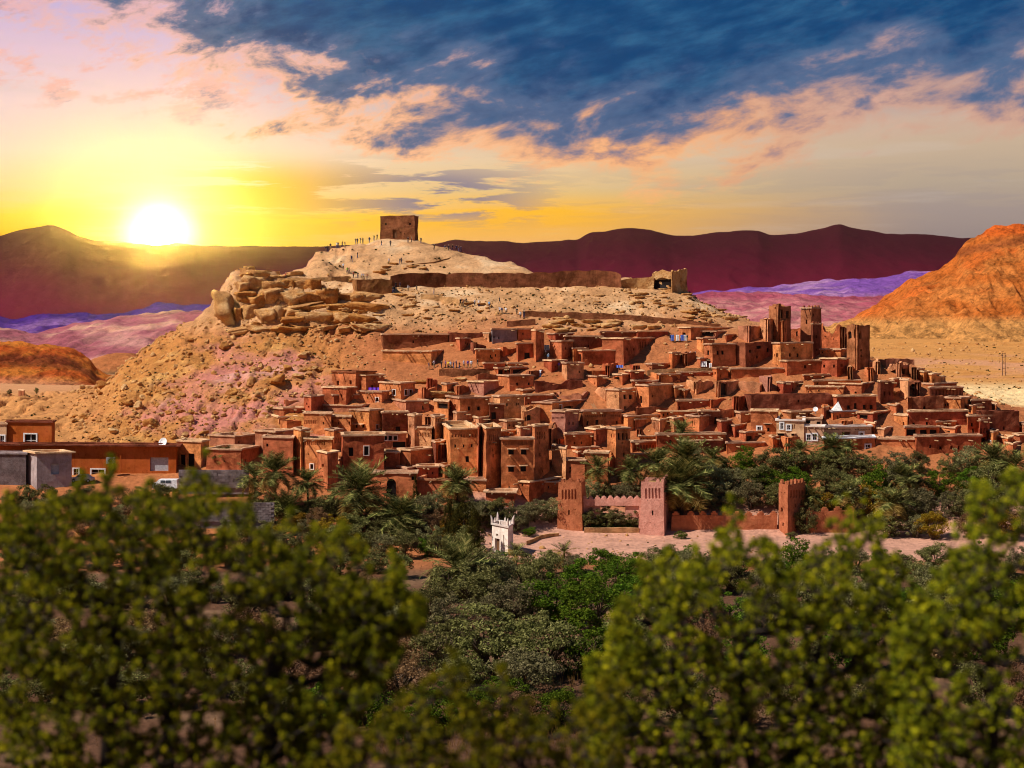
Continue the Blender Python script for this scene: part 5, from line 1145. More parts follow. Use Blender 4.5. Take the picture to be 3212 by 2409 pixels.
ROCKS = [mesh_np('boulder', rock(900 + i), tris=IF, mats=[MAT['rock_gold' if i % 3 else 'rock_buff']]) for i in range(10)]
SLABS = [mesh_np('slab', rock(950 + i, 1.0, 14, slab=True), tris=IF, mats=[MAT['rock_buff' if i % 3 else 'rock_gold']]) for i in range(12)]
rr = random.Random(5)
occr = np.zeros((803, 603), bool)
for h in HOUSES: occr[max(0, int(h['xl'] / 4)):int(h['xr'] / 4) + 1, max(0, int(h['yt'] / 4) - 1):int(h['yb'] / 4) + 1] = True
def put_rock(px, py, wpx, hpx, dpx, meshes, name, label, group, sink=0.3, rot=None, tilt=0.2):
    p = hit(px, py); s = p[1] / F
    o = link(name, rr.choice(meshes), loc=(p[0], p[1] + dpx * s * 0.2, p[2] + hpx * s * (0.5 - sink)))
    o.scale = (wpx * s / 2, dpx * s / 2, hpx * s / 2); o.rotation_euler = (rr.uniform(-tilt, tilt), rr.uniform(-tilt, tilt), rr.uniform(0, 6.28) if rot is None else rr.uniform(-rot, rot))
    tag(o, label, 'rock', group); return o
put_rock(698, 1012, 96, 118, 90, ROCKS, 'boulder', 'huge golden boulder leaning at the left tip of the cliff', None, 0.05, 0.3, 0.1)
nb = 0
clusters = [(900, 1150, 90, 50, 60, 'in the heap below the cliff ledges'), (760, 1230, 120, 60, 45, 'on the middle of the pink slope'), (560, 1250, 90, 60, 45, 'on the yellow left flank'), (430, 1290, 90, 60, 40, 'on the far left flank'), (330, 1350, 120, 40, 40, 'above the orange house'), (500, 1390, 110, 30, 45, 'above the satellite dish'), (620, 1380, 90, 30, 30, 'above the broken double opening house'), (760, 1320, 120, 40, 25, 'left of the lowest slope houses'), (1010, 1190, 70, 40, 20, 'just left of the violet cloth house'), (600, 1130, 60, 40, 18, 'under the huge leaning boulder')]
BL = []
for (cx_, cy_, sx_, sy_, n_, txt_) in clusters:
    for q_ in range(n_):
        px, py = rr.gauss(cx_, sx_), rr.gauss(cy_, sy_)
        if not (200 < px < 1160 and 1020 < py < 1440): continue
        if occr[int(px / 4), int(py / 4)] or occr[int(px / 4), int(py / 4) - 3]: continue
        w = min(46, 7 + rr.expovariate(1 / 9.0))
        BL.append((px, w, txt_, put_rock(px, py, w * rr.uniform(.9, 1.5), w * rr.uniform(.6, 1.0), w, ROCKS, 'boulder', 'golden boulder on the slope', 'boulders strewn over the left slope')))
def name_rocks(lst, noun):
    gg = {}
    for t in sorted(lst, key=lambda t: t[0]): gg.setdefault((('small', 'middling', 'large')[0 if t[1] < 13 else 1 if t[1] < 24 else 2], t[2]), []).append(t)
    for (sz, tx), l in gg.items():
        for i, t in enumerate(l): t[3]['label'] = (f'{ordinal(i)} {sz} {noun} from left, ' if len(l) > 1 else f'{sz} {noun} ') + tx
name_rocks(BL, 'golden boulder')
# ledges of the left cliff, in courses
LL = []
ns_ = 0
for ci_, (py, x0, x1, hh, dd, wa, wb) in enumerate([(872, 742, 930, 30, 60, 30, 70), (905, 738, 980, 52, 66, 34, 80), (948, 740, 1000, 62, 70, 36, 90), (940, 985, 1130, 34, 60, 36, 80), (968, 880, 1150, 34, 64, 60, 130), (1000, 724, 900, 56, 70, 34, 76), (1004, 890, 1170, 44, 60, 40, 110), (1036, 716, 1150, 26, 56, 50, 130)]):
    px = x0
    while px < x1:
        w = rr.uniform(wa, wb)
        o_ = put_rock(px + w / 2, py + rr.uniform(-6, 6), w * 1.35, hh * rr.uniform(.75, 1.4), dd * rr.uniform(.8, 1.3), SLABS, 'cliff_rock', 'buff rock ledge', 'stacked ledges of the left cliff', 0.36, 0.7, 0.18); LL.append((px, w, f'in the {ordinal(ci_)} cliff course from the top', o_))
        px += w * rr.uniform(.55, 1.0)
name_rocks(LL, 'rock ledge'); FL = []
for (x0, x1, y0, y1, n_, wmin, wmax, txt_) in [(1250, 1600, 925, 1010, 26, 16, 50, 'on the slope below the rampart'), (1700, 2060, 1002, 1045, 26, 22, 80, 'in the outcrop under the footpath'), (1840, 2180, 915, 965, 30, 10, 40, 'left of the end tower of the rampart'), (2150, 2330, 955, 1010, 16, 20, 60, 'on the shoulder below the end tower'), (1220, 1460, 1190, 1246, 34, 30, 90, 'in the layers under the crowd terrace'), (1180, 1330, 820, 860, 8, 18, 40, 'just below the granary'), (1050, 1200, 960, 1060, 40, 12, 46, 'right of the left cliff')]:
    for q_ in range(n_):
        px, py = rr.uniform(x0, x1), rr.uniform(y0, y1); w = rr.uniform(wmin, wmax)
        if occr[int(px / 4), int(py / 4)]: continue
        FL.append((px, w, txt_, put_rock(px, py, w, w * rr.uniform(.22, .42), w * .7, SLABS, 'flat_rock', 'flat buff rock slab', 'flat slabs on the bare slope', 0.3, 0.3, 0.1)))
name_rocks(FL, 'flat rock slab')
# small rubble, uncountable
rv, rt = [], []; base_rocks = [rock(980 + i, .8, 9, IV1) for i in range(6)]; off = 0; rs = np.random.RandomState(8)
areas = [(2680, 3212, 1020, 1140, 260), (220, 1150, 1000, 1440, 3200), (700, 2350, 860, 1070, 2200), (1100, 3150, 1080, 1420, 2000), (2700, 3212, 1130, 1280, 180), (0, 420, 1300, 1480, 200), (1450, 2400, 1668, 1760, 160)]
for (x0, x1, y0, y1, n_) in areas:
    for q_ in range(n_):
        px, py = rs.uniform(x0, x1), rs.uniform(y0, y1)
        ci, cj = int(px / 4), int(py / 4)
        if ci < 803 and cj < 603 and occr[ci, cj]: continue
        p = hit(px, py); s = p[1] / F * min(14, 1.6 + rs.exponential(1.9))
        V = base_rocks[q_ % 6] * s; a = rs.uniform(0, 6.28); ca, sa = math.cos(a), math.sin(a)
        V = np.stack([V[:, 0] * ca - V[:, 1] * sa, V[:, 0] * sa + V[:, 1] * ca, V[:, 2]], -1) + p + np.array([0, 0, s * .1])
        rv.append(V); rt.append(np.array(IF1) + off); off += len(V)
o = link('rubble', mesh_np('rubble', np.concatenate(rv), tris=np.concatenate(rt), mats=[MAT['rock_buff']])); tag(o, 'small stones and rubble scattered over slope and village', 'rubble', kind='stuff')

# dark scrub dotted over the bare slopes
rs = np.random.RandomState(18); sv = []; sq = []; off = 0
for (x0, x1, y0, y1, n_) in [(1150, 2300, 870, 1060, 330), (300, 1150, 1010, 1400, 160), (2750, 3212, 1040, 1270, 110), (1000, 1450, 780, 860, 40), (0, 420, 1240, 1430, 60), (1500, 2600, 1690, 1765, 40)]:
    for q_ in range(n_):
        px, py = rs.uniform(x0, x1), rs.uniform(y0, y1)
        if occr[min(802, int(px / 4)), int(py / 4)]: continue
        p = hit(px, py); s = p[1] / F * rs.uniform(1.6, 4.2); m = 14; d = rs.normal(size=(m, 3)); d[:, 2] = np.abs(d[:, 2]); d /= np.linalg.norm(d, axis=1)[:, None]
        c = p + d * s * np.array([1.2, 1.2, .8]) * rs.uniform(.3, 1, m)[:, None]; a = rs.normal(size=(m, 3)) * s * .42; b_ = rs.normal(size=(m, 3)) * s * .42
        sv.append(np.stack([c - a, c - b_, c + a, c + b_], 1).reshape(-1, 3)); sq.append(np.arange(4 * m).reshape(-1, 4) + off); off += 4 * m
o = link('scrub', mesh_np('scrub', np.concatenate(sv), np.concatenate(sq), mats=[MAT['leaf_cypress']])); tag(o, 'tiny dark scrub dotted over the bare slopes', 'scrub', kind='stuff')
# ------------------------------------------------------------------ vegetation
def leaves(cent, nrm, size, rs, asp=0.5):
    """one quad per leaf"""
    n = len(cent)
    a = rs.normal(size=(n, 3)); a -= nrm * (a * nrm).sum(1)[:, None]; a /= np.linalg.norm(a, axis=1)[:, None] + 1e-9
    b = np.cross(nrm, a); s = size * rs.uniform(.6, 1.3, n)[:, None]
    V = np.stack([cent - a * s, cent - b * s * asp, cent + a * s, cent + b * s * asp], 1).reshape(-1, 3)
    return V, np.arange(4 * n).reshape(-1, 4)
def crown_mesh(seed, nclump, nleaf, size, mat, shape='round'):
    rs = np.random.RandomState(seed)
    cs = []
    while len(cs) < nclump:
        v = rs.uniform(-1, 1, 3); r = np.linalg.norm(v)
        if r > 1 or r < 0.35: continue
        if shape == 'tall': v = v * np.array([1 - 0.55 * max(0, v[2]), 1 - 0.55 * max(0, v[2]), 1])
        if shape == 'flat' and v[2] < -0.4: continue
        k = 1 + 0.28 * float(vn(v[0] * 1.6, v[1] * 1.6, v[2] * 1.6 + seed, 4)); cs.append(v * k)
    C = []; N = []
    for c in cs:
        rad = rs.uniform(.14, .30); m = int(nleaf * rs.uniform(.6, 1.4)); d = rs.normal(size=(m, 3)); d /= np.linalg.norm(d, axis=1)[:, None]
        rr_ = rad * rs.uniform(.35, 1.0, m)[:, None] ** .6
        C.append(c + d * rr_ * np.array([1.1, 1.1, .85])); nn = d * .6 + rs.normal(size=(m, 3)) * .6 + np.array([0, 0, .35]); N.append(nn / np.linalg.norm(nn, axis=1)[:, None])
    C = np.concatenate(C); N = np.concatenate(N)
    V, Q = leaves(C, N, size, rs)
    V = V * .5; V[:, 2] += .55                                # crown ~1 wide, ~1 tall, from about 0.05 up
    return mesh_np('crown', V, Q, mats=[mat])
def trunk_mesh(seed, mat, tall=False):
    rs = np.random.RandomState(seed); mb = MB()
    for j in range(1 if tall else 4):
        a = rs.uniform(0, 6.28); e = np.array([math.cos(a), math.sin(a), 0]) * (0 if tall else rs.uniform(.12, .3)); top = np.array([0, 0, .9 if tall else rs.uniform(.55, .8)]) + e
        mb.tube([np.array([0, 0, -.15]) + e * .05, np.array([0, 0, .2]) + e * .3, np.array([0, 0, .4]) + e * .7, top], [.035, .027, .018, .006], 5)
        for m in range(0 if tall else 3):
            b = rs.uniform(0, 6.28); mb.tube([np.array([0, 0, .35]) + e * .6, np.array([0, 0, .5]) + e * .8 + np.array([math.cos(b), math.sin(b), .2]) * .12, np.array([0, 0, .6]) + e + np.array([math.cos(b), math.sin(b), .4]) * .24], [.014, .009, .003], 4)
    return mb.mesh('trunk', mat)
KIND = {'olive': ('leaf_olive', 'round'), 'grey': ('leaf_grey', 'round'), 'green': ('leaf_green', 'round'), 'ochre': ('leaf_ochre', 'round'), 'dry': ('leaf_dry', 'round'), 'cypress': ('leaf_cypress', 'tall')}
CR = {}; TR = [trunk_mesh(40 + i, MAT['bark']) for i in range(3)]; TRT = trunk_mesh(50, MAT['bark_dark'], True)
for k_, (m_, s_) in KIND.items():
    CR[k_] = [crown_mesh(60 + 10 * i + len(k_), 70, 110, .046, MAT[m_], s_) for i in range(3 if k_ in ('olive', 'grey', 'green') else 2)]
TREES = []
rt_ = random.Random(21)
def bush(px, py, hpx, wf, kind, Y=None):
    p = hit(px, py) if Y is None else np.array([(px - CX) / F * Y, Y, ground((px - CX) / F * Y, Y)])
    s = hpx * p[1] / F
    low = hpx < 32
    root = empty('tree' if not low else 'shrub', p); root.scale = (s * wf, s * wf, s); root.rotation_euler = (0, 0, rt_.uniform(0, 6.28))
    link('trunk', TRT if kind == 'cypress' else rt_.choice(TR), root); link('crown', rt_.choice(CR[kind]), root)
    TREES.append(dict(root=root, px=px, py=py, kind=kind, low=low, h=hpx)); return root
def rowb(x0, x1, step, y, dy, h, dh, kinds, wf=(0.9, 1.4)):
    x = x0
    while x < x1:
        bush(x + rt_.uniform(-.3, .3) * step, y + rt_.uniform(-dy, dy), h + rt_.uniform(-dh, dh), rt_.uniform(*wf), rt_.choice(kinds)); x += step * rt_.uniform(.8, 1.2)
# grove behind the crenellated wall
rowb(2190, 2480, 74, 1478, 8, 72, 16, ['olive', 'grey', 'olive', 'green']); rowb(2480, 3200, 80, 1488, 10, 84, 18, ['olive', 'grey', 'olive'])
rowb(2150, 2500, 70, 1545, 8, 86, 16, ['olive', 'grey', 'green']); rowb(2500, 3212, 78, 1560, 10, 92, 18, ['olive', 'grey', 'olive', 'green'])
rowb(2130, 2440, 66, 1602, 8, 82, 16, ['grey', 'olive', 'grey']); rowb(2540, 3240, 74, 1630, 10, 96, 18, ['olive', 'grey', 'olive', 'ochre'])
rowb(2760, 3240, 80, 1680, 12, 88, 16, ['olive', 'ochre', 'grey', 'dry'])
# around the gate
rowb(1855, 2080, 52, 1580, 6, 74, 12, ['olive', 'grey']); rowb(1846, 2005, 40, 1655, 4, 62, 8, ['olive', 'olive', 'grey'])
rowb(1490, 1735, 48, 1646, 10, 78, 12, ['grey', 'olive']); rowb(1540, 1680, 44, 1668, 6, 46, 8, ['grey', 'olive', 'green'])
rowb(1430, 1560, 46, 1628, 8, 66, 10, ['grey', 'olive'])
bush(2135, 1690, 22, 1.9, 'green'); bush(2260, 1686, 16, 2.4, 'olive'); bush(1660, 1682, 28, 1.8, 'green'); bush(2480, 1690, 22, 1.8, 'olive'); bush(2530, 1672, 90, .85, 'olive')
# under the palms on the left
rowb(830, 1420, 56, 1628, 12, 70, 14, ['olive', 'grey', 'olive']); rowb(860, 1440, 62, 1680, 12, 72, 14, ['olive', 'grey', 'dry', 'ochre']); rowb(900, 1500, 66, 1740, 12, 78, 16, ['olive', 'grey', 'olive'])
bush(1000, 1648, 44, 1.2, 'ochre'); bush(1085, 1720, 58, 1.2, 'ochre'); bush(868, 1705, 56, .9, 'ochre'); bush(1340, 1745, 60, 1.1, 'green'); bush(1395, 1725, 50, 1.2, 'ochre')
bush(1303, 1612, 105, .22, 'cypress'); bush(1408, 1716, 150, .26, 'cypress'); bush(1455, 1730, 150, .7, 'cypress'); bush(1490, 1745, 130, .55, 'cypress')
# the thicket in the middle
for a in [(1560, 1800, 66, 1.3, 'green'), (1640, 1830, 96, 1.2, 'olive'), (1540, 1850, 120, 1.3, 'grey'), (1700, 1870, 130, 1.2, 'olive'), (1730, 1800, 70, .8, 'olive'), (1800, 1800, 62, 1.2, 'grey'), (1900, 1800, 80, 1.3, 'green'), (1960, 1850, 110, 1.2, 'green'),
          (1840, 1880, 130, 1.3, 'green'), (2060, 1780, 66, 1.1, 'grey'), (2100, 1790, 78, .9, 'olive'), (2150, 1800, 76, 1.1, 'grey'), (2020, 1830, 90, 1.2, 'olive'), (1480, 1830, 110, 1.2, 'olive'), (1420, 1880, 130, 1.2, 'olive'), (1500, 1930, 150, 1.2, 'olive'), (1600, 1970, 150, 1.2, 'grey'),
          (1730, 1960, 150, 1.3, 'green'), (1860, 1990, 170, 1.2, 'green'), (1980, 1960, 150, 1.2, 'green'), (1350, 1950, 120, 1.1, 'olive'), (1420, 2020, 150, 1.2, 'grey'), (1380, 2110, 170, 1.1, 'olive'), (1540, 2120, 210, 1.3, 'olive'), (1700, 2130, 190, 1.3, 'olive'), (1830, 2120, 160, 1.2, 'green'), (1960, 2080, 150, 1.2, 'olive'), (1640, 2190, 150, 1.4, 'grey'), (1460, 2180, 130, 1.2, 'olive')]: bush(*a)
rowb(2080, 3240, 80, 1800, 14, 76, 16, ['olive', 'grey', 'green']); rowb(2100, 3240, 90, 1870, 22, 104, 22, ['olive', 'grey', 'green', 'olive']); rowb(2060, 3240, 100, 1970, 25, 130, 26, ['olive', 'green', 'olive', 'grey']); rowb(2050, 3240, 150, 2100, 30, 150, 30, ['olive', 'olive', 'green', 'dry']); rowb(1950, 3240, 180, 2270, 35, 160, 30, ['olive', 'dry', 'olive'])
rowb(30, 1250, 80, 1700, 22, 66, 16, ['dry', 'grey', 'olive', 'olive'], (1.1, 1.7)); rowb(40, 1280, 90, 1790, 25, 80, 18, ['dry', 'grey', 'olive', 'olive'], (1.1, 1.7)); rowb(40, 1300, 80, 1900, 35, 94, 20, ['dry', 'olive', 'grey', 'olive'], (1.1, 1.7)); rowb(40, 1300, 90, 2040, 35, 116, 20, ['dry', 'olive', 'grey', 'olive'], (1.1, 1.7)); rowb(900, 2000, 120, 2300, 40, 130, 20, ['olive', 'olive', 'dry', 'green'], (1.1, 1.7)); rowb(40, 1250, 110, 2190, 40, 124, 20, ['dry', 'olive', 'olive'], (1.1, 1.7))
rowb(20, 600, 62, 1585, 16, 52, 12, ["dry", "olive", "olive"], (1.0, 1.6)); rowb(20, 760, 70, 1640, 16, 60, 12, ["dry", "olive", "grey"], (1.0, 1.6))
bush(115, 1234, 18, .8, 'olive'); bush(30, 1236, 14, 1.2, 'olive')
kn = {'olive': 'dark olive-green', 'grey': 'grey-green', 'green': 'bright green', 'ochre': 'ochre-yellow', 'dry': 'dry brown', 'cypress': 'dark conical'}
reg = [(lambda t: t['py'] < 1300, 'on the far terrace at the left'), (lambda t: t['py'] < 1700 and t['px'] > 2090 and t['py'] < 1525, 'in the grove\'s back row'), (lambda t: t['py'] < 1720 and t['px'] > 2090, 'behind the crenellated wall'),
       (lambda t: t['py'] < 1700 and t['px'] > 1800, 'behind the gateway'), (lambda t: t['py'] < 1700 and t['px'] > 1470, 'between the white tower and the gate'), (lambda t: t['py'] < 1770 and t['px'] > 560, 'under the left palms'),
       (lambda t: t['px'] > 2045, 'beyond the right foreground trees'), (lambda t: t['px'] > 1300, 'in the thicket below the white tower'), (lambda t: True, 'beyond the left foreground tree')]
for i, (f, txt) in enumerate(reg):
    sel = [t for t in TREES if 'r' not in t and f(t)]
    for t in sel: t['r'] = i
    gg = {}
    for t in sorted(sel, key=lambda t: t['px']): gg.setdefault((t['kind'], t['low'], t['h'] > 100), []).append(t)
    for (kd, low, big), l in gg.items():
        for j, t in enumerate(l):
            w = ('low ' if low else 'big ' if big else '') + kn[kd] + (' shrub' if low else ' tree')
            tag(t['root'], (f'{ordinal(j)} {w} from the left ' if len(l) > 1 else w + ' ') + txt, 'tree' if not low else 'shrub', 'trees and shrubs of the valley')

# ---- palms
def frond_mesh(name, droop, mat, seed, wid=0.23, n=18):
    rs = np.random.RandomState(seed); V = []; Q = []; T = []
    px = [];
    for j in range(n + 1):
        t = j / n; px.append(np.array([math.sin(min(1.5, droop * t) ) / droop if droop > .05 else t, 0, -(1 - math.cos(droop * t)) / droop if droop > .05 else 0]))
    for j in range(n):
        a, b = px[j], px[j + 1]; w = .014 * (1 - j / n) + .003; i = len(V)
        V += [a + (0, -w, 0), a + (0, w, 0), b + (0, w, 0), b + (0, -w, 0)]; Q.append((i, i + 1, i + 2, i + 3))
        t = j / n
        if t < .12: continue
        d = unit(b - a); L = wid * (1.35 * math.sin(math.pi * min(1, t * .82 + .16)) + .25) * rs.uniform(.8, 1.15)
        for sgn in (-1, 1):
            tip = a + d * L * .75 + np.array([0, sgn * L * .85, 0]) + np.array([0, 0, rs.uniform(-.03, .05) + .02]); i = len(V)
            V += [a - d * .013, a + d * .034, tip]; T.append((i, i + 1, i + 2))
    return mesh_np(name, np.array(V), quads=Q, tris=T, mats=[mat])
FR = [frond_mesh('frond', d, MAT['frond'], 70 + i) for i, d in enumerate((.5, .8, 1.1, 1.4))]; FD = [frond_mesh('dry_frond', d, MAT['frond_dry'], 80 + i) for i, d in enumerate((1.0, 1.5))]
def palm_trunk():
    mb = MB(); pts = []; rad = []
    for j in range(15): t = j / 14; pts.append(np.array([.015 * math.sin(t * 5), .01 * math.cos(t * 4), t])); rad.append((.052 if j % 2 else .042) * (1.15 - .2 * t) + (.02 if t < .06 else 0) + (.02 if t > .85 else 0))
    mb.tube(pts, rad, 8); return mb.mesh('trunk', MAT['palm_bark'])
PT = palm_trunk(); rp = random.Random(31); PALMS = []
def palm(px, py, ln, pyb, nf, dryness, label, upright=0.0):
    g_ = hit(px, pyb); s = g_[1] / F
    L = ln * 1.2 * s; nf = int(nf * 1.25); top = HC + (HY - py) * s
    ht = max(.5, top - g_[2])
    root = empty('palm_tree', g_)
    t = link('trunk', PT, root); t.scale = (L, L, ht)
    for j in range(nf):
        az_ = j * 2.39996 + rp.uniform(-.2, .2); f = j / (nf - 1)
        elv = math.radians(82 - 105 * f ** .85 * (1 - upright * .6) + rp.uniform(-9, 9))
        dry = f > 1 - dryness
        o = link('frond', rp.choice(FD) if dry else rp.choice(FR[:2] if f < .35 else FR[1:]), root, (0, 0, ht))
        sc_ = L * rp.uniform(.85, 1.15) * (.82 if f < .1 else 1); o.scale = (sc_, sc_, sc_)
        o.rotation_euler = (Matrix.Rotation(az_, 3, 'Z') @ Matrix.Rotation(-elv, 3, 'Y') @ Matrix.Rotation(rp.uniform(-.4, .4), 3, 'X')).to_euler()
    tag(root, label, 'palm tree', 'date palms at the foot of the village'); return root
for a in [(700, 1428, 36, 1466, 26, .1, 'small palm in front of the mud house right of the grey walls'), (863, 1482, 68, 1612, 40, .25, 'palm with shaggy trunk in front of the carved corner tower'), (965, 1515, 55, 1600, 34, .1, 'silvery palm right of the shaggy palm'), (800, 1500, 60, 1590, 30, .1, 'palm half hidden left of the shaggy palm'),
          (1130, 1538, 98, 1662, 46, .18, 'largest palm, left of the arched doorway'), (1434, 1515, 60, 1604, 44, .3, 'round-headed palm right of the arched doorway'), (900, 1600, 72, 1650, 34, .1, 'bushy low palm beside the grey block wall'), (1257, 1622, 84, 1702, 40, .1, 'spreading low palm in front of the thin cypress'),
          (1434, 1790, 112, 1860, 34, .35, 'low palm clump with drooping brown fronds left of the white tower'), (1875, 1470, 50, 1560, 30, .2, 'first palm above the gateway, left of three'), (1979, 1478, 54, 1560, 36, .05, 'bluish palm above the gateway'), (2062, 1458, 64, 1566, 40, .4, 'palm with yellow lower fronds right of the bluish palm'),
          (2152, 1446, 78, 1590, 44, .2, 'big palm behind the right gate tower'), (2136, 1522, 92, 1640, 48, .3, 'shaggy palm rising over the wall right of the gate'), (2139, 1354, 42, 1392, 30, .05, 'small palm growing among the rooftops'), (2235, 1440, 46, 1510, 26, .3, 'narrow palm at the left edge of the grove'),
          (2510, 1415, 40, 1470, 28, .1, 'small palm below the tower stub'), (2608, 1402, 54, 1460, 34, .15, 'palm below the cream terrace house'), (2660, 1410, 36, 1460, 26, .15, 'small palm right of the palm below the cream house'), (3113, 1440, 62, 1520, 40, .35, 'palm with yellow skirt at the far right'), (3186, 1462, 56, 1560, 36, .2, 'rightmost palm at the edge of the picture'),
          (2835, 1500, 56, 1590, 34, .2, 'dark palm in the middle of the grove'), (2795, 1580, 60, 1680, 34, .5, 'withered palm with hanging brown fronds'), (2658, 1552, 58, 1640, 32, .3, 'palm right of the corner tower'), (2546, 1560, 42, 1640, 26, .3, 'short palm touching the corner tower'),
          (1620, 1735, 38, 1775, 18, .7, 'dry tuft palm right of the white tower'), (1770, 1738, 46, 1795, 18, .8, 'dry drooping palm before the gate road')]: palm(*a)

# ---- tall dry grass between the bushes
rs = np.random.RandomState(14); V = []; Tt = []
for q_ in range(2600):
    px, py = (rs.uniform(1150, 1950), rs.uniform(2080, 2420)) if q_ % 3 else (rs.uniform(0, 3212), rs.uniform(1780, 2420))
    y = F * HC / (py - HY) * .995; x = (px - CX) / F * y; z = ground(x, y); h = rs.uniform(.4, 1.5); a = rs.uniform(-.3, .3); i = len(V)
    V += [(x - .02, y, z - .1), (x + .02, y, z - .1), (x + a * h, y + rs.uniform(-.2, .2), z + h)]; Tt.append((i, i + 1, i + 2))
    i = len(V); V += [(x + a * h * .7 - .03, y, z + h * .7), (x + a * h * .7 + .03, y, z + h * .72), (x + a * h * 1.1, y, z + h * 1.15)]; Tt.append((i, i + 1, i + 2))
o = link('dry_grass', mesh_np('dry_grass', np.array(V), tris=Tt, mats=[MAT['straw']])); tag(o, 'tall straw-coloured grass on the near valley floor', 'grass', kind='stuff')
o_v = []; Qv = []
for q_ in range(5000):
    px, py = rs.uniform(1850, 2000), rs.uniform(1648, 1664); p = hit(px, py); x, y = p[0], p[1] + rs.uniform(0, 3); z = ground(x, y); i = len(o_v); h = rs.uniform(.2, .5)
    o_v += [(x - .06, y, z), (x + .06, y, z), (x + rs.uniform(-.15, .15), y, z + h)]; Qv.append((i, i + 1, i + 2))
    if q_ > 1500: break
o = link('grass', mesh_np('grass', np.array(o_v), tris=Qv, mats=[MAT['leaf_green']])); tag(o, 'strip of green grass behind the gateway', 'grass', kind='stuff')

# ---- blurred foreground trees on the near slope
def near_tree(name, top, Y0, n, stems, label, seed, leafn=46, size=.031, bottom=None, hole=.31, spread=.8):
    rs = np.random.RandomState(seed); cx_, cy_ = zip(*top)
    C = []
    while len(C) < n:
        px = rs.uniform(cx_[0], cx_[-1], 4000); t = np.interp(px, cx_, cy_); bt = np.full(4000, 2520.0) if bottom is None else np.interp(px, *zip(*bottom))
        py = t + (bt - t) * rs.uniform(0, 1, 4000)
        t = t + 62 * vn(px / 34, 0, seed, 8) + 34 * vn(px / 13, 0, seed, 9) - 44
        py = t + (bt - t) * rs.uniform(0, 1, 4000)
        dn = vn(px / 75, py / 75, seed, 3) * .42 + vn(px / 27, py / 27, seed, 5) * .62
        ok = (bt > t) & (dn < hole - .22 * (py - t < 50))
        for a_, b_ in zip(px[ok], py[ok]): C.append(at(a_, b_, Y0 + rs.normal() * spread))
    C = C[:n]
    C = np.array(C)
    nodes = []; par = []
    for (px0, px1, py1, py0) in stems:                        # each stem from the ground up to a point inside the crown
        x0 = (px0 - CX) / F * Y0; g0 = np.array([x0, Y0, ground(x0, Y0) - .2]); t1 = at(px1, py1, Y0); prev = -1
        for j in range(11):
            f = j / 10; p = g0 * (1 - f) + t1 * f + np.array([.10 * math.sin(f * 6 + px0), .06 * math.cos(f * 5 + px0), 0]) * min(1, f * 3); nodes.append(p); par.append(prev); prev = len(nodes) - 1
    N = list(nodes); order = np.argsort(np.min(np.linalg.norm(C[:, None] - np.array(nodes)[None], axis=2), axis=1)); NA = np.zeros((len(nodes) + 2 * n + 4, 3)); NA[:len(nodes)] = nodes; nN = len(nodes)
    ends = []
    for ci in order:
        c = C[ci]; A_ = NA[:nN]; d = np.linalg.norm(A_ - c, axis=1) + 1.2 * np.maximum(0, A_[:, 2] - c[2] + .05)
        j = int(np.argmin(d)); m = (A_[j] + c) / 2 + rs.normal(size=3) * .03 + np.array([0, 0, -.03])
        N.append(m); par.append(j); N.append(c); par.append(len(N) - 2); ends.append(len(N) - 1); NA[nN] = m; NA[nN + 1] = c; nN += 2
    cnt = np.zeros(len(N))
    for e in ends: cnt[e] = 1
    for j in range(len(N) - 1, -1, -1):
        if par[j] >= 0: cnt[par[j]] += cnt[j]
    rad = .0032 * np.maximum(cnt, 1) ** .5 + .003
    mb = MB()
    for j in range(len(N)):
        if par[j] >= 0: mb.tube([N[par[j]], N[j]], [rad[par[j]] if cnt[par[j]] < cnt[j] * 3 else rad[j] * 1.2, rad[j]], 5, cap=False)
    loc = nodes[0]
    root = empty(name, loc); link('trunk', mb.mesh('trunk', MAT['bark_dark'], loc), root)
    Cc = []; Nn = []
    for c in C:
        r_ = rs.uniform(.04, .10); m = int(leafn * (r_ / .10) ** 1.6) + 4; d = rs.normal(size=(m, 3)); d /= np.linalg.norm(d, axis=1)[:, None]
        Cc.append(c + d * r_ * rs.uniform(.2, 1, m)[:, None]); nn = d + rs.normal(size=(m, 3)) * .7 + (0, 0, .4); Nn.append(nn / np.linalg.norm(nn, axis=1)[:, None])
    V, Q = leaves(np.concatenate(Cc), np.concatenate(Nn), size, rs, .55)
    link('crown', mesh_np('crown', V - loc, Q, mats=[MAT['leaf_near']]), root)
    tag(root, label, 'tree', 'blurred trees in the foreground'); return root
near_tree('foreground_tree', [(-60, 1660), (0, 1620), (120, 1600), (200, 1580), (270, 1500), (330, 1530), (400, 1510), (436, 1490), (520, 1570), (590, 1470), (650, 1470), (700, 1580), (780, 1650), (850, 1710), (940, 1680), (1010, 1670), (1100, 1730), (1200, 1790), (1270, 1860), (1330, 1920)], 21, 6200,
          [(360, 345, 1850, 0), (225, 200, 2080, 0), (560, 540, 1950, 0), (760, 900, 1980, 0)], 'large blurred green tree filling the lower left foreground', 3,
          bottom=[(-60, 2560), (700, 2560), (1000, 2480), (1130, 2260), (1260, 2060), (1330, 1960)])
near_tree('foreground_tree', [(1840, 2120), (1930, 1960), (1990, 1850), (2070, 1800), (2149, 1760), (2230, 1740), (2290, 1650), (2330, 1640), (2370, 1750), (2440, 1740), (2500, 1790), (2580, 1730), (2630, 1640), (2690, 1590), (2730, 1670), (2790, 1780), (2850, 1880), (2920, 1960)], 22, 4600,
          [(2400, 2330, 2000, 0), (2420, 2560, 2050, 0), (2380, 2150, 2100, 0)], 'tall blurred green tree right of centre in the foreground', 5)
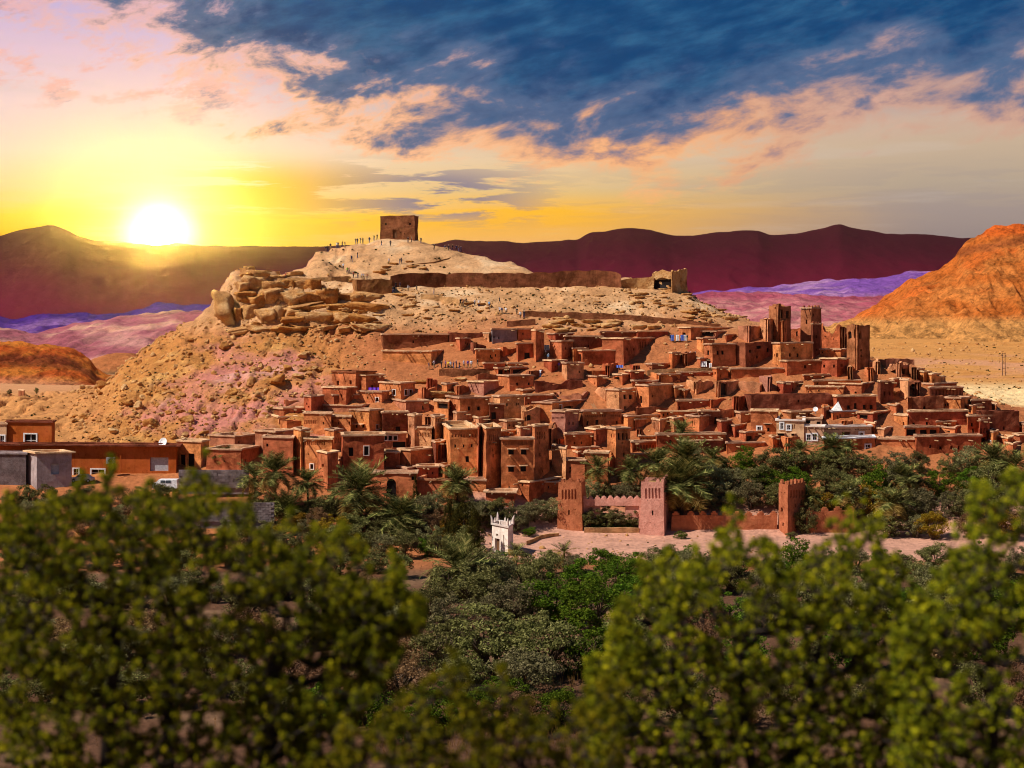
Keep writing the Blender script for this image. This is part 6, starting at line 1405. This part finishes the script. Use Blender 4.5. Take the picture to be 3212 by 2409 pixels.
near_tree('foreground_tree', [(2800, 2050), (2860, 1900), (2960, 1800), (3010, 1700), (3060, 1560), (3130, 1520), (3200, 1480), (3290, 1470), (3400, 1600)], 20, 2000,
          [(3120, 3090, 1950, 0), (3300, 3240, 1900, 0)], 'blurred green tree at the right edge of the foreground', 7)
near_tree('foreground_bush', [(960, 2440), (1080, 2330), (1180, 2250), (1260, 2230), (1360, 2140), (1430, 2120), (1500, 2190), (1560, 2150), (1620, 2190), (1700, 2260), (1790, 2250), (1860, 2210), (1960, 2180)], 19, 1300,
          [(1350, 1330, 2330, 0), (1650, 1640, 2340, 0)], 'low blurred bush at the bottom centre of the foreground', 9)
# ------------------------------------------------------------------ people (about 1.7 m, small in the picture)
def person_mesh(pose):
    J = {'pel': (0, 0, .95), 'wst': (0, .01, 1.12), 'chs': (0, 0, 1.35), 'nck': (0, 0, 1.5), 'hed': (0, -.02, 1.60), 'top': (0, -.01, 1.72)}
    st = {'stand': ((.10, 0), (-.10, 0)), 'walk': ((.10, -.22), (-.10, .22)), 'wave': ((.12, 0), (-.10, .06))}[pose]
    ar = {'stand': ((.24, -.02, .86), (-.24, -.02, .86)), 'walk': ((.24, .16, .90), (-.24, -.2, .92)), 'wave': ((.26, -.2, 1.15), (-.22, -.25, 1.45))}[pose]
    v = [J['pel'], J['wst'], J['chs'], J['nck'], J['hed'], J['top']]; r = [.15, .13, .16, .06, .095, .07]; e = [(0, 1), (1, 2), (2, 3), (3, 4), (4, 5)]
    for sgn, (fx, fy) in zip((1, -1), st):
        i = len(v); v += [(sgn * .09, 0, .88), (sgn * .10, fy * .4 - .03, .48), (fx, fy, .09), (fx, fy - .13, .04)]; r += [.095, .068, .048, .042]; e += [(0, i), (i, i + 1), (i + 1, i + 2), (i + 2, i + 3)]
    for sgn, h in zip((1, -1), ar):
        i = len(v); v += [(sgn * .19, 0, 1.40), (sgn * .24, (h[1]) * .4, (1.40 + h[2]) / 2), h, (h[0], h[1] - .04, h[2] - .08)]; r += [.065, .048, .036, .04]; e += [(2, i), (i, i + 1), (i + 1, i + 2), (i + 2, i + 3)]
    me = bpy.data.meshes.new('tmp'); me.from_pydata(v, e, []); ob = bpy.data.objects.new('tmp', me); COL.objects.link(ob)
    md = ob.modifiers.new('s', 'SKIN'); md.use_smooth_shade = True
    for k_, sv in enumerate(me.skin_vertices[0].data): sv.radius = (r[k_], r[k_] * (.75 if k_ < 3 else 1)); sv.use_root = (k_ == 0)
    sb = ob.modifiers.new('u', 'SUBSURF'); sb.levels = 1; sb.render_levels = 1
    bpy.context.view_layer.update()
    out = bpy.data.meshes.new_from_object(ob.evaluated_get(bpy.context.evaluated_depsgraph_get())); out.name = 'person'
    bpy.data.objects.remove(ob)
    return out
for n_, c_ in dict(skin=(.42, .24, .15), hair=(.03, .02, .015), navy=(.02, .025, .09), black=(.015, .015, .02), white=(.75, .75, .78), denim=(.06, .09, .2), red=(.5, .04, .03), lime=(.3, .75, .05), yellow=(.75, .55, .03), violet=(.25, .12, .5), khaki=(.3, .22, .12), sky=(.2, .4, .65)).items(): plain('cloth_' + n_, c_, var=.08)
PM = []
for pose in ('stand', 'walk', 'wave'):
    me = person_mesh(pose); me.materials.clear()
    for _ in range(4): me.materials.append(MAT['cloth_navy'])
    for p in me.polygons:
        c = p.center; p.use_smooth = True
        p.material_index = 3 if (c.z > 1.64 or (c.z > 1.54 and c.y > .02)) else 2 if (c.z > 1.46 or (abs(c.x) > .2 and c.z < 1.02) ) else 1 if c.z > .93 else 0
    PM.append(me)
cols_ = {'k': ('black', 'dark clothes'), 'n': ('navy', 'a navy top'), 'w': ('white', 'a white top'), 'r': ('red', 'a red top'), 'g': ('lime', 'a lime-green top'), 'y': ('yellow', 'a yellow top'), 'v': ('violet', 'a violet top'), 's': ('sky', 'a light blue top'), 'h': ('khaki', 'a khaki top')}
rq = random.Random(3)
def people(zone, pts, where):
    ox, oy, k = ZONES[zone]; cnt = {}
    for s in pts: cnt[s[2]] = cnt.get(s[2], 0) + 1
    seen = {}
    for (x, y, c) in sorted(pts):
        px, py = ox + k * x, oy + k * y; p = hit(px, py)
        o = link('person', rq.choice(PM), loc=(p[0], p[1], p[2] - .03)); o.rotation_euler = (0, 0, rq.uniform(0, 6.28)); s = rq.uniform(.98, 1.12); o.scale = (s * 1.05, s * 1.05, s)
        for sl_, m in zip(o.material_slots, (rq.choice(('black', 'denim', 'navy', 'khaki')), cols_[c][0], 'skin', rq.choice(('hair', 'hair', 'white', 'khaki')))): sl_.link = 'OBJECT'; sl_.material = MAT['cloth_' + m]
        i = seen.get(c, 0); seen[c] = i + 1
        tag(o, f'{ordinal(i) + " " if cnt[c] > 1 else ""}person in {cols_[c][1]}{" from left" if cnt[c] > 1 else ""}, {where}', 'person', 'visitors on the hill')
people('G', [(1168, 390, 'n'), (1183, 375, 'k'), (1207, 376, 'k'), (1262, 368, 'w'), (1273, 364, 'n'), (1310, 352, 'k'), (1333, 380, 'n')], 'on the skyline far left of the granary')
people('G', [(1425, 324, 'k'), (1440, 325, 'n'), (1468, 316, 'k'), (1488, 316, 'k'), (1545, 308, 'n'), (1585, 305, 'k'), (1612, 302, 'k')], 'on the skyline just left of the granary')
people('G', [(1650, 366, 'k'), (1728, 366, 'k'), (1880, 335, 'k'), (1992, 338, 'n'), (1910, 330, 'h')], 'at the foot of the granary')
people('E', [(448, 398, 'k'), (540, 404, 'n'), (572, 405, 'k'), (607, 405, 'k'), (640, 408, 'n'), (660, 411, 'k'), (680, 411, 'n')], 'on the skyline right of the granary')
people('G', [(1440, 470, 'k'), (1390, 500, 'n'), (1715, 522, 'w'), (1808, 522, 'k'), (1822, 520, 'n'), (1318, 568, 'w'), (1352, 602, 'g'), (1368, 602, 'k')], 'walking on the sandy hilltop slope')
people('G', [(1405, 640, 'r'), (1445, 644, 'k'), (1480, 652, 'w'), (1496, 652, 'w'), (1525, 656, 'r'), (818, 648, 'r')], 'behind the stone bastion')
people('G', [(1750, 775, 'k'), (1762, 770, 'k'), (1775, 735, 'k'), (1810, 735, 'n'), (1880, 755, 'w'), (1955, 758, 'k'), (2105, 784, 'k')], 'on the path under the rampart')
people('E', [(675, 884, 'k'), (700, 888, 'n'), (725, 874, 'k'), (800, 884, 'w'), (835, 888, 'w'), (925, 900, 's'), (1015, 862, 'k')], 'coming down the path below the rampart')
people('E', [(1015, 952, 'w'), (1035, 955, 'n'), (1070, 952, 'w'), (1165, 962, 'k'), (1195, 992, 'w'), (1228, 988, 'k')], 'at the bend of the footpath')
people('E', [(403, 1436, 'n'), (448, 1420, 'w'), (510, 1428, 'k'), (545, 1420, 'v'), (568, 1424, 'y'), (590, 1424, 'w'), (615, 1428, 'n'), (640, 1424, 'n'), (665, 1430, 'k'), (705, 1424, 'w'), (740, 1424, 'v'), (770, 1424, 'w'), (825, 1412, 'k')], 'in the crowd on the stone terrace')
people('E', [(1415, 1322, 'w'), (1438, 1364, 's'), (1530, 1434, 'v'), (1510, 1424, 'w'), (1370, 1502, 'w'), (1425, 1340, 'k')], 'on the staircase in the village')
people('F', [(285, 1192, 'k'), (310, 1192, 'n'), (340, 1192, 'k'), (375, 1192, 'w'), (430, 1192, 'k'), (420, 1372, 'w'), (460, 1342, 'w'), (498, 1338, 'w'), (325, 1408, 'r')], 'by the market stalls in the upper village')
people('I', [(940, 690, 'w')], 'beside the ochre bush') if False else None

# ------------------------------------------------------------------ small things
def hung(name, zone, x, y, w, h, mat, label, cat, dy=-.5, wave=.12):
    ox, oy, k = ZONES[zone]; px, py = ox + k * x, oy + k * y; Yd = hit(px, py + k * h * .5)[1] + dy; mb = MB(); n = 10
    for thick in (0,):
        for i in range(n):
            for j in range(4):
                def P(a, b): return at(px + k * w * (a / n - .5), py + k * h * (b / 4 - .5), Yd) + np.array([0, wave * math.sin(a * 1.7) - .25 * b / 4, 0])
                q_ = [P(i, j), P(i + 1, j), P(i + 1, j + 1), P(i, j + 1)]
                mb.quad(*q_); mb.quad(*[p + (0, .05, 0) for p in q_[::-1]])
    loc = at(px, py, Yd); o = link(name, mb.mesh(name, MAT[mat], loc), loc=loc); tag(o, label, cat)
hung('blanket', 'A', 1176, 326, 108, 48, 'violet_cloth', 'violet blanket hung out on a dark wall', 'blanket', -1.2)
for (x, y, m, l) in [(1470, 1245, 'tarp', 'pale rug hung left in the row beside the staircase'), (1490, 1250, 'white_paint', 'white rug hung second in the row beside the staircase'), (1518, 1245, 'tarp', 'pale rug hung right in the row beside the staircase')]: hung('rug', 'E', x, y, 18, 62, m, l, 'rug', -1.6)
hung('rug', 'E', 1425, 1245, 46, 46, 'tarp', 'cream awning cloth over the staircase', 'awning', -1.6)
hung('blanket', 'E', 2055, 1408, 60, 22, 'blue_cloth', 'blue cloth laid over the garden wall', 'cloth', -1.0)
hung('blanket', 'F', 572, 1388, 52, 44, 'white_paint', 'white cloth hung before the paired-window house', 'cloth', -1.2)
hung('blanket', 'F', 630, 1402, 22, 44, 'white_paint', 'narrow white cloth right of the larger one', 'cloth', -1.2)
for i, x in enumerate((300, 345, 385, 408)): hung('market_cloth', 'F', x, 1160, 26, 50, 'white_paint' if i % 2 else 'blue_cloth', f'{ordinal(i)} hanging cloth from the left on the market stalls', 'cloth', -1.0)
# white tarp tent on a roof
ox, oy, k = ZONES['D']; b = at(ox + k * 400, oy + k * 535, hit(ox + k * 380, oy + k * 615)[1] + 2.5); s = b[1] / F * k
mb = MB(); A1, A2, A3, A4, AP = b + (-60 * s, -.5, 0), b + (45 * s, -.5, 0), b + (50 * s, 2.5, 0), b + (-55 * s, 2.5, 0), b + (12 * s, 1, 100 * s)
for q_ in ((A1, A2, AP), (A2, A3, AP), (A3, A4, AP), (A4, A1, AP)): mb.quad(*q_)
tag(link('roof_tarp', mb.mesh('roof_tarp', MAT['tarp'], b), loc=b), 'white tarpaulin pitched like a tent on a roof', 'tarp')
# satellite dishes
def dish(px, py, r, Yd, label):
    c = at(px, py, Yd); R0 = r * Yd / F; root = empty('satellite_dish', c); mb = MB(); n = 16; rings = [(0, 0), (.5, .06), (1, .22)]
    ax = unit(np.array([-.35, -.85, .4])); a = unit(np.cross(ax, UP)); b_ = np.cross(a, ax)
    for (r0, d0), (r1, d1) in zip(rings[:-1], rings[1:]):
        for i in range(n):
            t0, t1 = 2 * math.pi * i / n, 2 * math.pi * (i + 1) / n
            mb.quad(*[R0 * (r_ * (math.cos(t) * a + math.sin(t) * b_) + d_ * ax) for r_, d_, t in ((r0, d0, t0), (r0, d0, t1), (r1, d1, t1), (r1, d1, t0))])
    link('reflector', mb.mesh('reflector', MAT['white_paint']), root)
    m2 = MB(); m2.tube([-b_ * R0 * .9 + ax * R0 * .2, ax * R0 * 1.1], [.03, .02], 5); link('feed_arm', m2.mesh('feed_arm', MAT['grey_metal']), root)
    m3 = MB(); m3.tube([np.zeros(3), np.array([0, .1, -R0 * 1.8])], [.05, .05], 6); link('mast', m3.mesh('mast', MAT['grey_metal']), root)
    tag(root, label, 'dish')
dish(512, 1388, 15, 270, 'white satellite dish on the long orange house roof')
dish(2558, 1284, 8, 290, 'small white satellite dish above the cream house')
# air conditioner
ox, oy, k = ZONES['H']; c = at(ox + k * 960, oy + k * 482, 265.0); s = 265 / F * k; root = empty('air_conditioner', c); m1 = MB(); m1.box((0, 0, 0), (1, 0, 0), (0, 1, 0), UP, 34 * s, .5, 26 * s); link('casing', m1.mesh('casing', MAT['grey_metal']), root)
m2 = MB(); m2.tube([(0, -.52, 0), (0, -.56, 0)], [17 * s, 15 * s], 12); link('fan_grille', m2.mesh('fan_grille', MAT['dark_metal']), root); tag(root, 'grey air conditioner box on the long orange house', 'air conditioner')
# drain pipe on the same house
p0 = at(ox + k * 1046, oy + k * 440, 264.6); p1 = at(ox + k * 1046, oy + k * 590, 264.6); m1 = MB(); m1.tube([p0, p1], [.12, .12], 8); tag(link('drain_pipe', m1.mesh('drain_pipe', MAT['render_orange'], p1), loc=p1), 'orange drain pipe right of the air conditioner', 'pipe')
# grey block walls below, each block its own piece
def block_wall(x0, x1, yb, yt, Yd, label, rows_n, cw):
    a, b, t = at(x0, yb, Yd), at(x1, yb, Yd), at(x0, yt, Yd)
    H = t[2] - a[2]; L = b[0] - a[0]; root = empty('block_wall', a); rh = H / rows_n; nb_ = max(3, int(L / cw)); bw = L / nb_
    base = MB(); base.box((L / 2, .22, H / 2 - .6), (1, 0, 0), (0, 1, 0), UP, L / 2 - .02, .16, H / 2 + .6 - .03); link('core', base.mesh('core', MAT['grey_render']), root)
    me = MB(); me.box((0, 0, 0), (1, 0, 0), (0, 1, 0), UP, bw / 2 - .02, .2, rh / 2 - .02); mesh = me.mesh('block', MAT['block_grey'])
    for r_ in range(rows_n):
        for i in range(nb_ - (r_ % 2)): link('block', mesh, root, ((i + .5 + .5 * (r_ % 2)) * bw, rq.uniform(.0, .05), (r_ + .5) * rh))
    tag(root, label, 'wall')
block_wall(600, 860, 1636, 1577, 236, 'grey block wall with visible courses above the left tree', 8, .9)
block_wall(560, 780, 1530, 1474, 254, 'grey plastered block wall in front of the small palm', 6, 1.4)
# vehicles glimpsed between leaves
def vehicle(name, px, py, L, W, H, bodymat, label, cat, van):
    p = hit(px, py); root = empty(name, p); prof = [(0, .35), (0, H * .62), (.12 * L, H * .66), (.26 * L, H), (.98 * L, H), (L, H * .6), (L, .35)] if van else [(0, .35), (0, H * .55), (.22 * L, H * .62), (.36 * L, H), (.74 * L, H), (.9 * L, H * .62), (L, H * .58), (L, .35)]
    mb = MB(); n = len(prof); i0 = len(mb.v)
    for yy in (-W / 2, W / 2): mb.v += [(x - L / 2, yy * (.86 if z > H * .8 else 1), z) for x, z in prof]
    mb.f += [tuple(range(n)), tuple(range(2 * n - 1, n - 1, -1))] + [(j, (j + 1) % n, n + (j + 1) % n, n + j) for j in range(n)]
    link('body', mb.mesh('body', MAT[bodymat]), root)
    for (xa, xb) in ((.34, .52), (.55, .74)):
        m2 = MB(); m2.box(((xa + xb) / 2 * L - L / 2, -W / 2 * .95 - .01, H * .8), (1, 0, 0), (0, 1, 0), UP, (xb - xa) * L / 2, .03, H * .12); link('side_window', m2.mesh('side_window', MAT['glazing']), root)
    for xw in (.18, .82):
        for yy in (-W / 2, W / 2):
            m2 = MB(); m2.tube([(xw * L - L / 2, yy - .1, .33), (xw * L - L / 2, yy + .1, .33)], [.33, .33], 12); w_ = link('wheel', m2.mesh('wheel', MAT['tyre']), root)
            m3 = MB(); m3.tube([(xw * L - L / 2, yy - .12, .33), (xw * L - L / 2, yy + .12, .33)], [.19, .19], 10); link('rim', m3.mesh('rim', MAT['grey_metal']), w_)
    tag(root, label, cat)
vehicle('parked_car', 258, 1512, 4.2, 1.7, 1.45, 'grey_metal', 'silver car parked by the grey hut, half hidden by leaves', 'car', False)
vehicle('parked_van', 520, 1536, 4.6, 1.9, 1.95, 'white_paint', 'white van parked before the orange house, behind leaves', 'van', True)
# pylon on the plain, small huts on the far terrace
p = hit(3149, 1178, 330); s = p[1] / F; root = empty('pylon', p)
for dx in (-.5, .5): m1 = MB(); m1.tube([(dx, 0, -.3), (dx * .8, 0, 72 * s)], [.14, .1], 5); link('post', m1.mesh('post', MAT['steel_rust']), root)
for f in (.3, .55, .8, .97): m1 = MB(); m1.box((0, 0, 72 * s * f), (1, 0, 0), (0, 1, 0), UP, .62, .07, .07); link('crossbar', m1.mesh('crossbar', MAT['steel_rust']), root)
tag(root, 'thin twin-legged rusty pylon on the sandy plain at right', 'pylon')
house('S', 58, 74, 78, 1225, 1240, 14, 'mud_dark', label=None, Y=395, name='hut', cat='hut'); tag(HOUSES[-1]['root'], 'tiny dark red hut on the far terrace at left', 'hut')
# ladder on the terrace
ox, oy, k = ZONES['B']; b = at(ox + k * 1490, oy + k * 535, hit(ox + k * 1350, oy + k * 705)[1] + 1.2); root = empty('ladder', b); s = b[1] / F * k
for dx in (-.25, .25): m1 = MB(); m1.tube([(dx, 0, 0), (dx - .9, .5, 75 * s)], [.05, .05], 5); link('rail', m1.mesh('rail', MAT['wood_pale']), root)
for i in range(6): f = (i + .7) / 6.6; m1 = MB(); m1.tube([(-.25 - .9 * f, .5 * f, 75 * s * f), (.25 - .9 * f, .5 * f, 75 * s * f)], [.04, .04], 5); link('rung', m1.mesh('rung', MAT['wood_pale']), root)
tag(root, 'wooden ladder leaning on the white-edged terrace', 'ladder')
# ------------------------------------------------------------------ evening haze: one closed box of thin even air round camera, village and mountains
hz = MB(); hz.box((0, 2400, 240), (1, 0, 0), (0, 1, 0), UP, 4200, 3300, 262)
m = bpy.data.materials.new('haze'); m.use_nodes = True; m.node_tree.nodes.clear(); b = NB(m.node_tree)
out = b.n('ShaderNodeOutputMaterial'); pv = b.n('ShaderNodeVolumePrincipled')
pv.inputs['Color'].default_value = (1.0, 0.86, 0.76, 1); pv.inputs['Density'].default_value = 0.00002; pv.inputs['Anisotropy'].default_value = 0.96
b.l(pv.outputs[0], out.inputs['Volume'])
o = link('haze', hz.mesh('haze', m)); tag(o, 'thin evening haze over the valley', 'haze', kind='stuff')
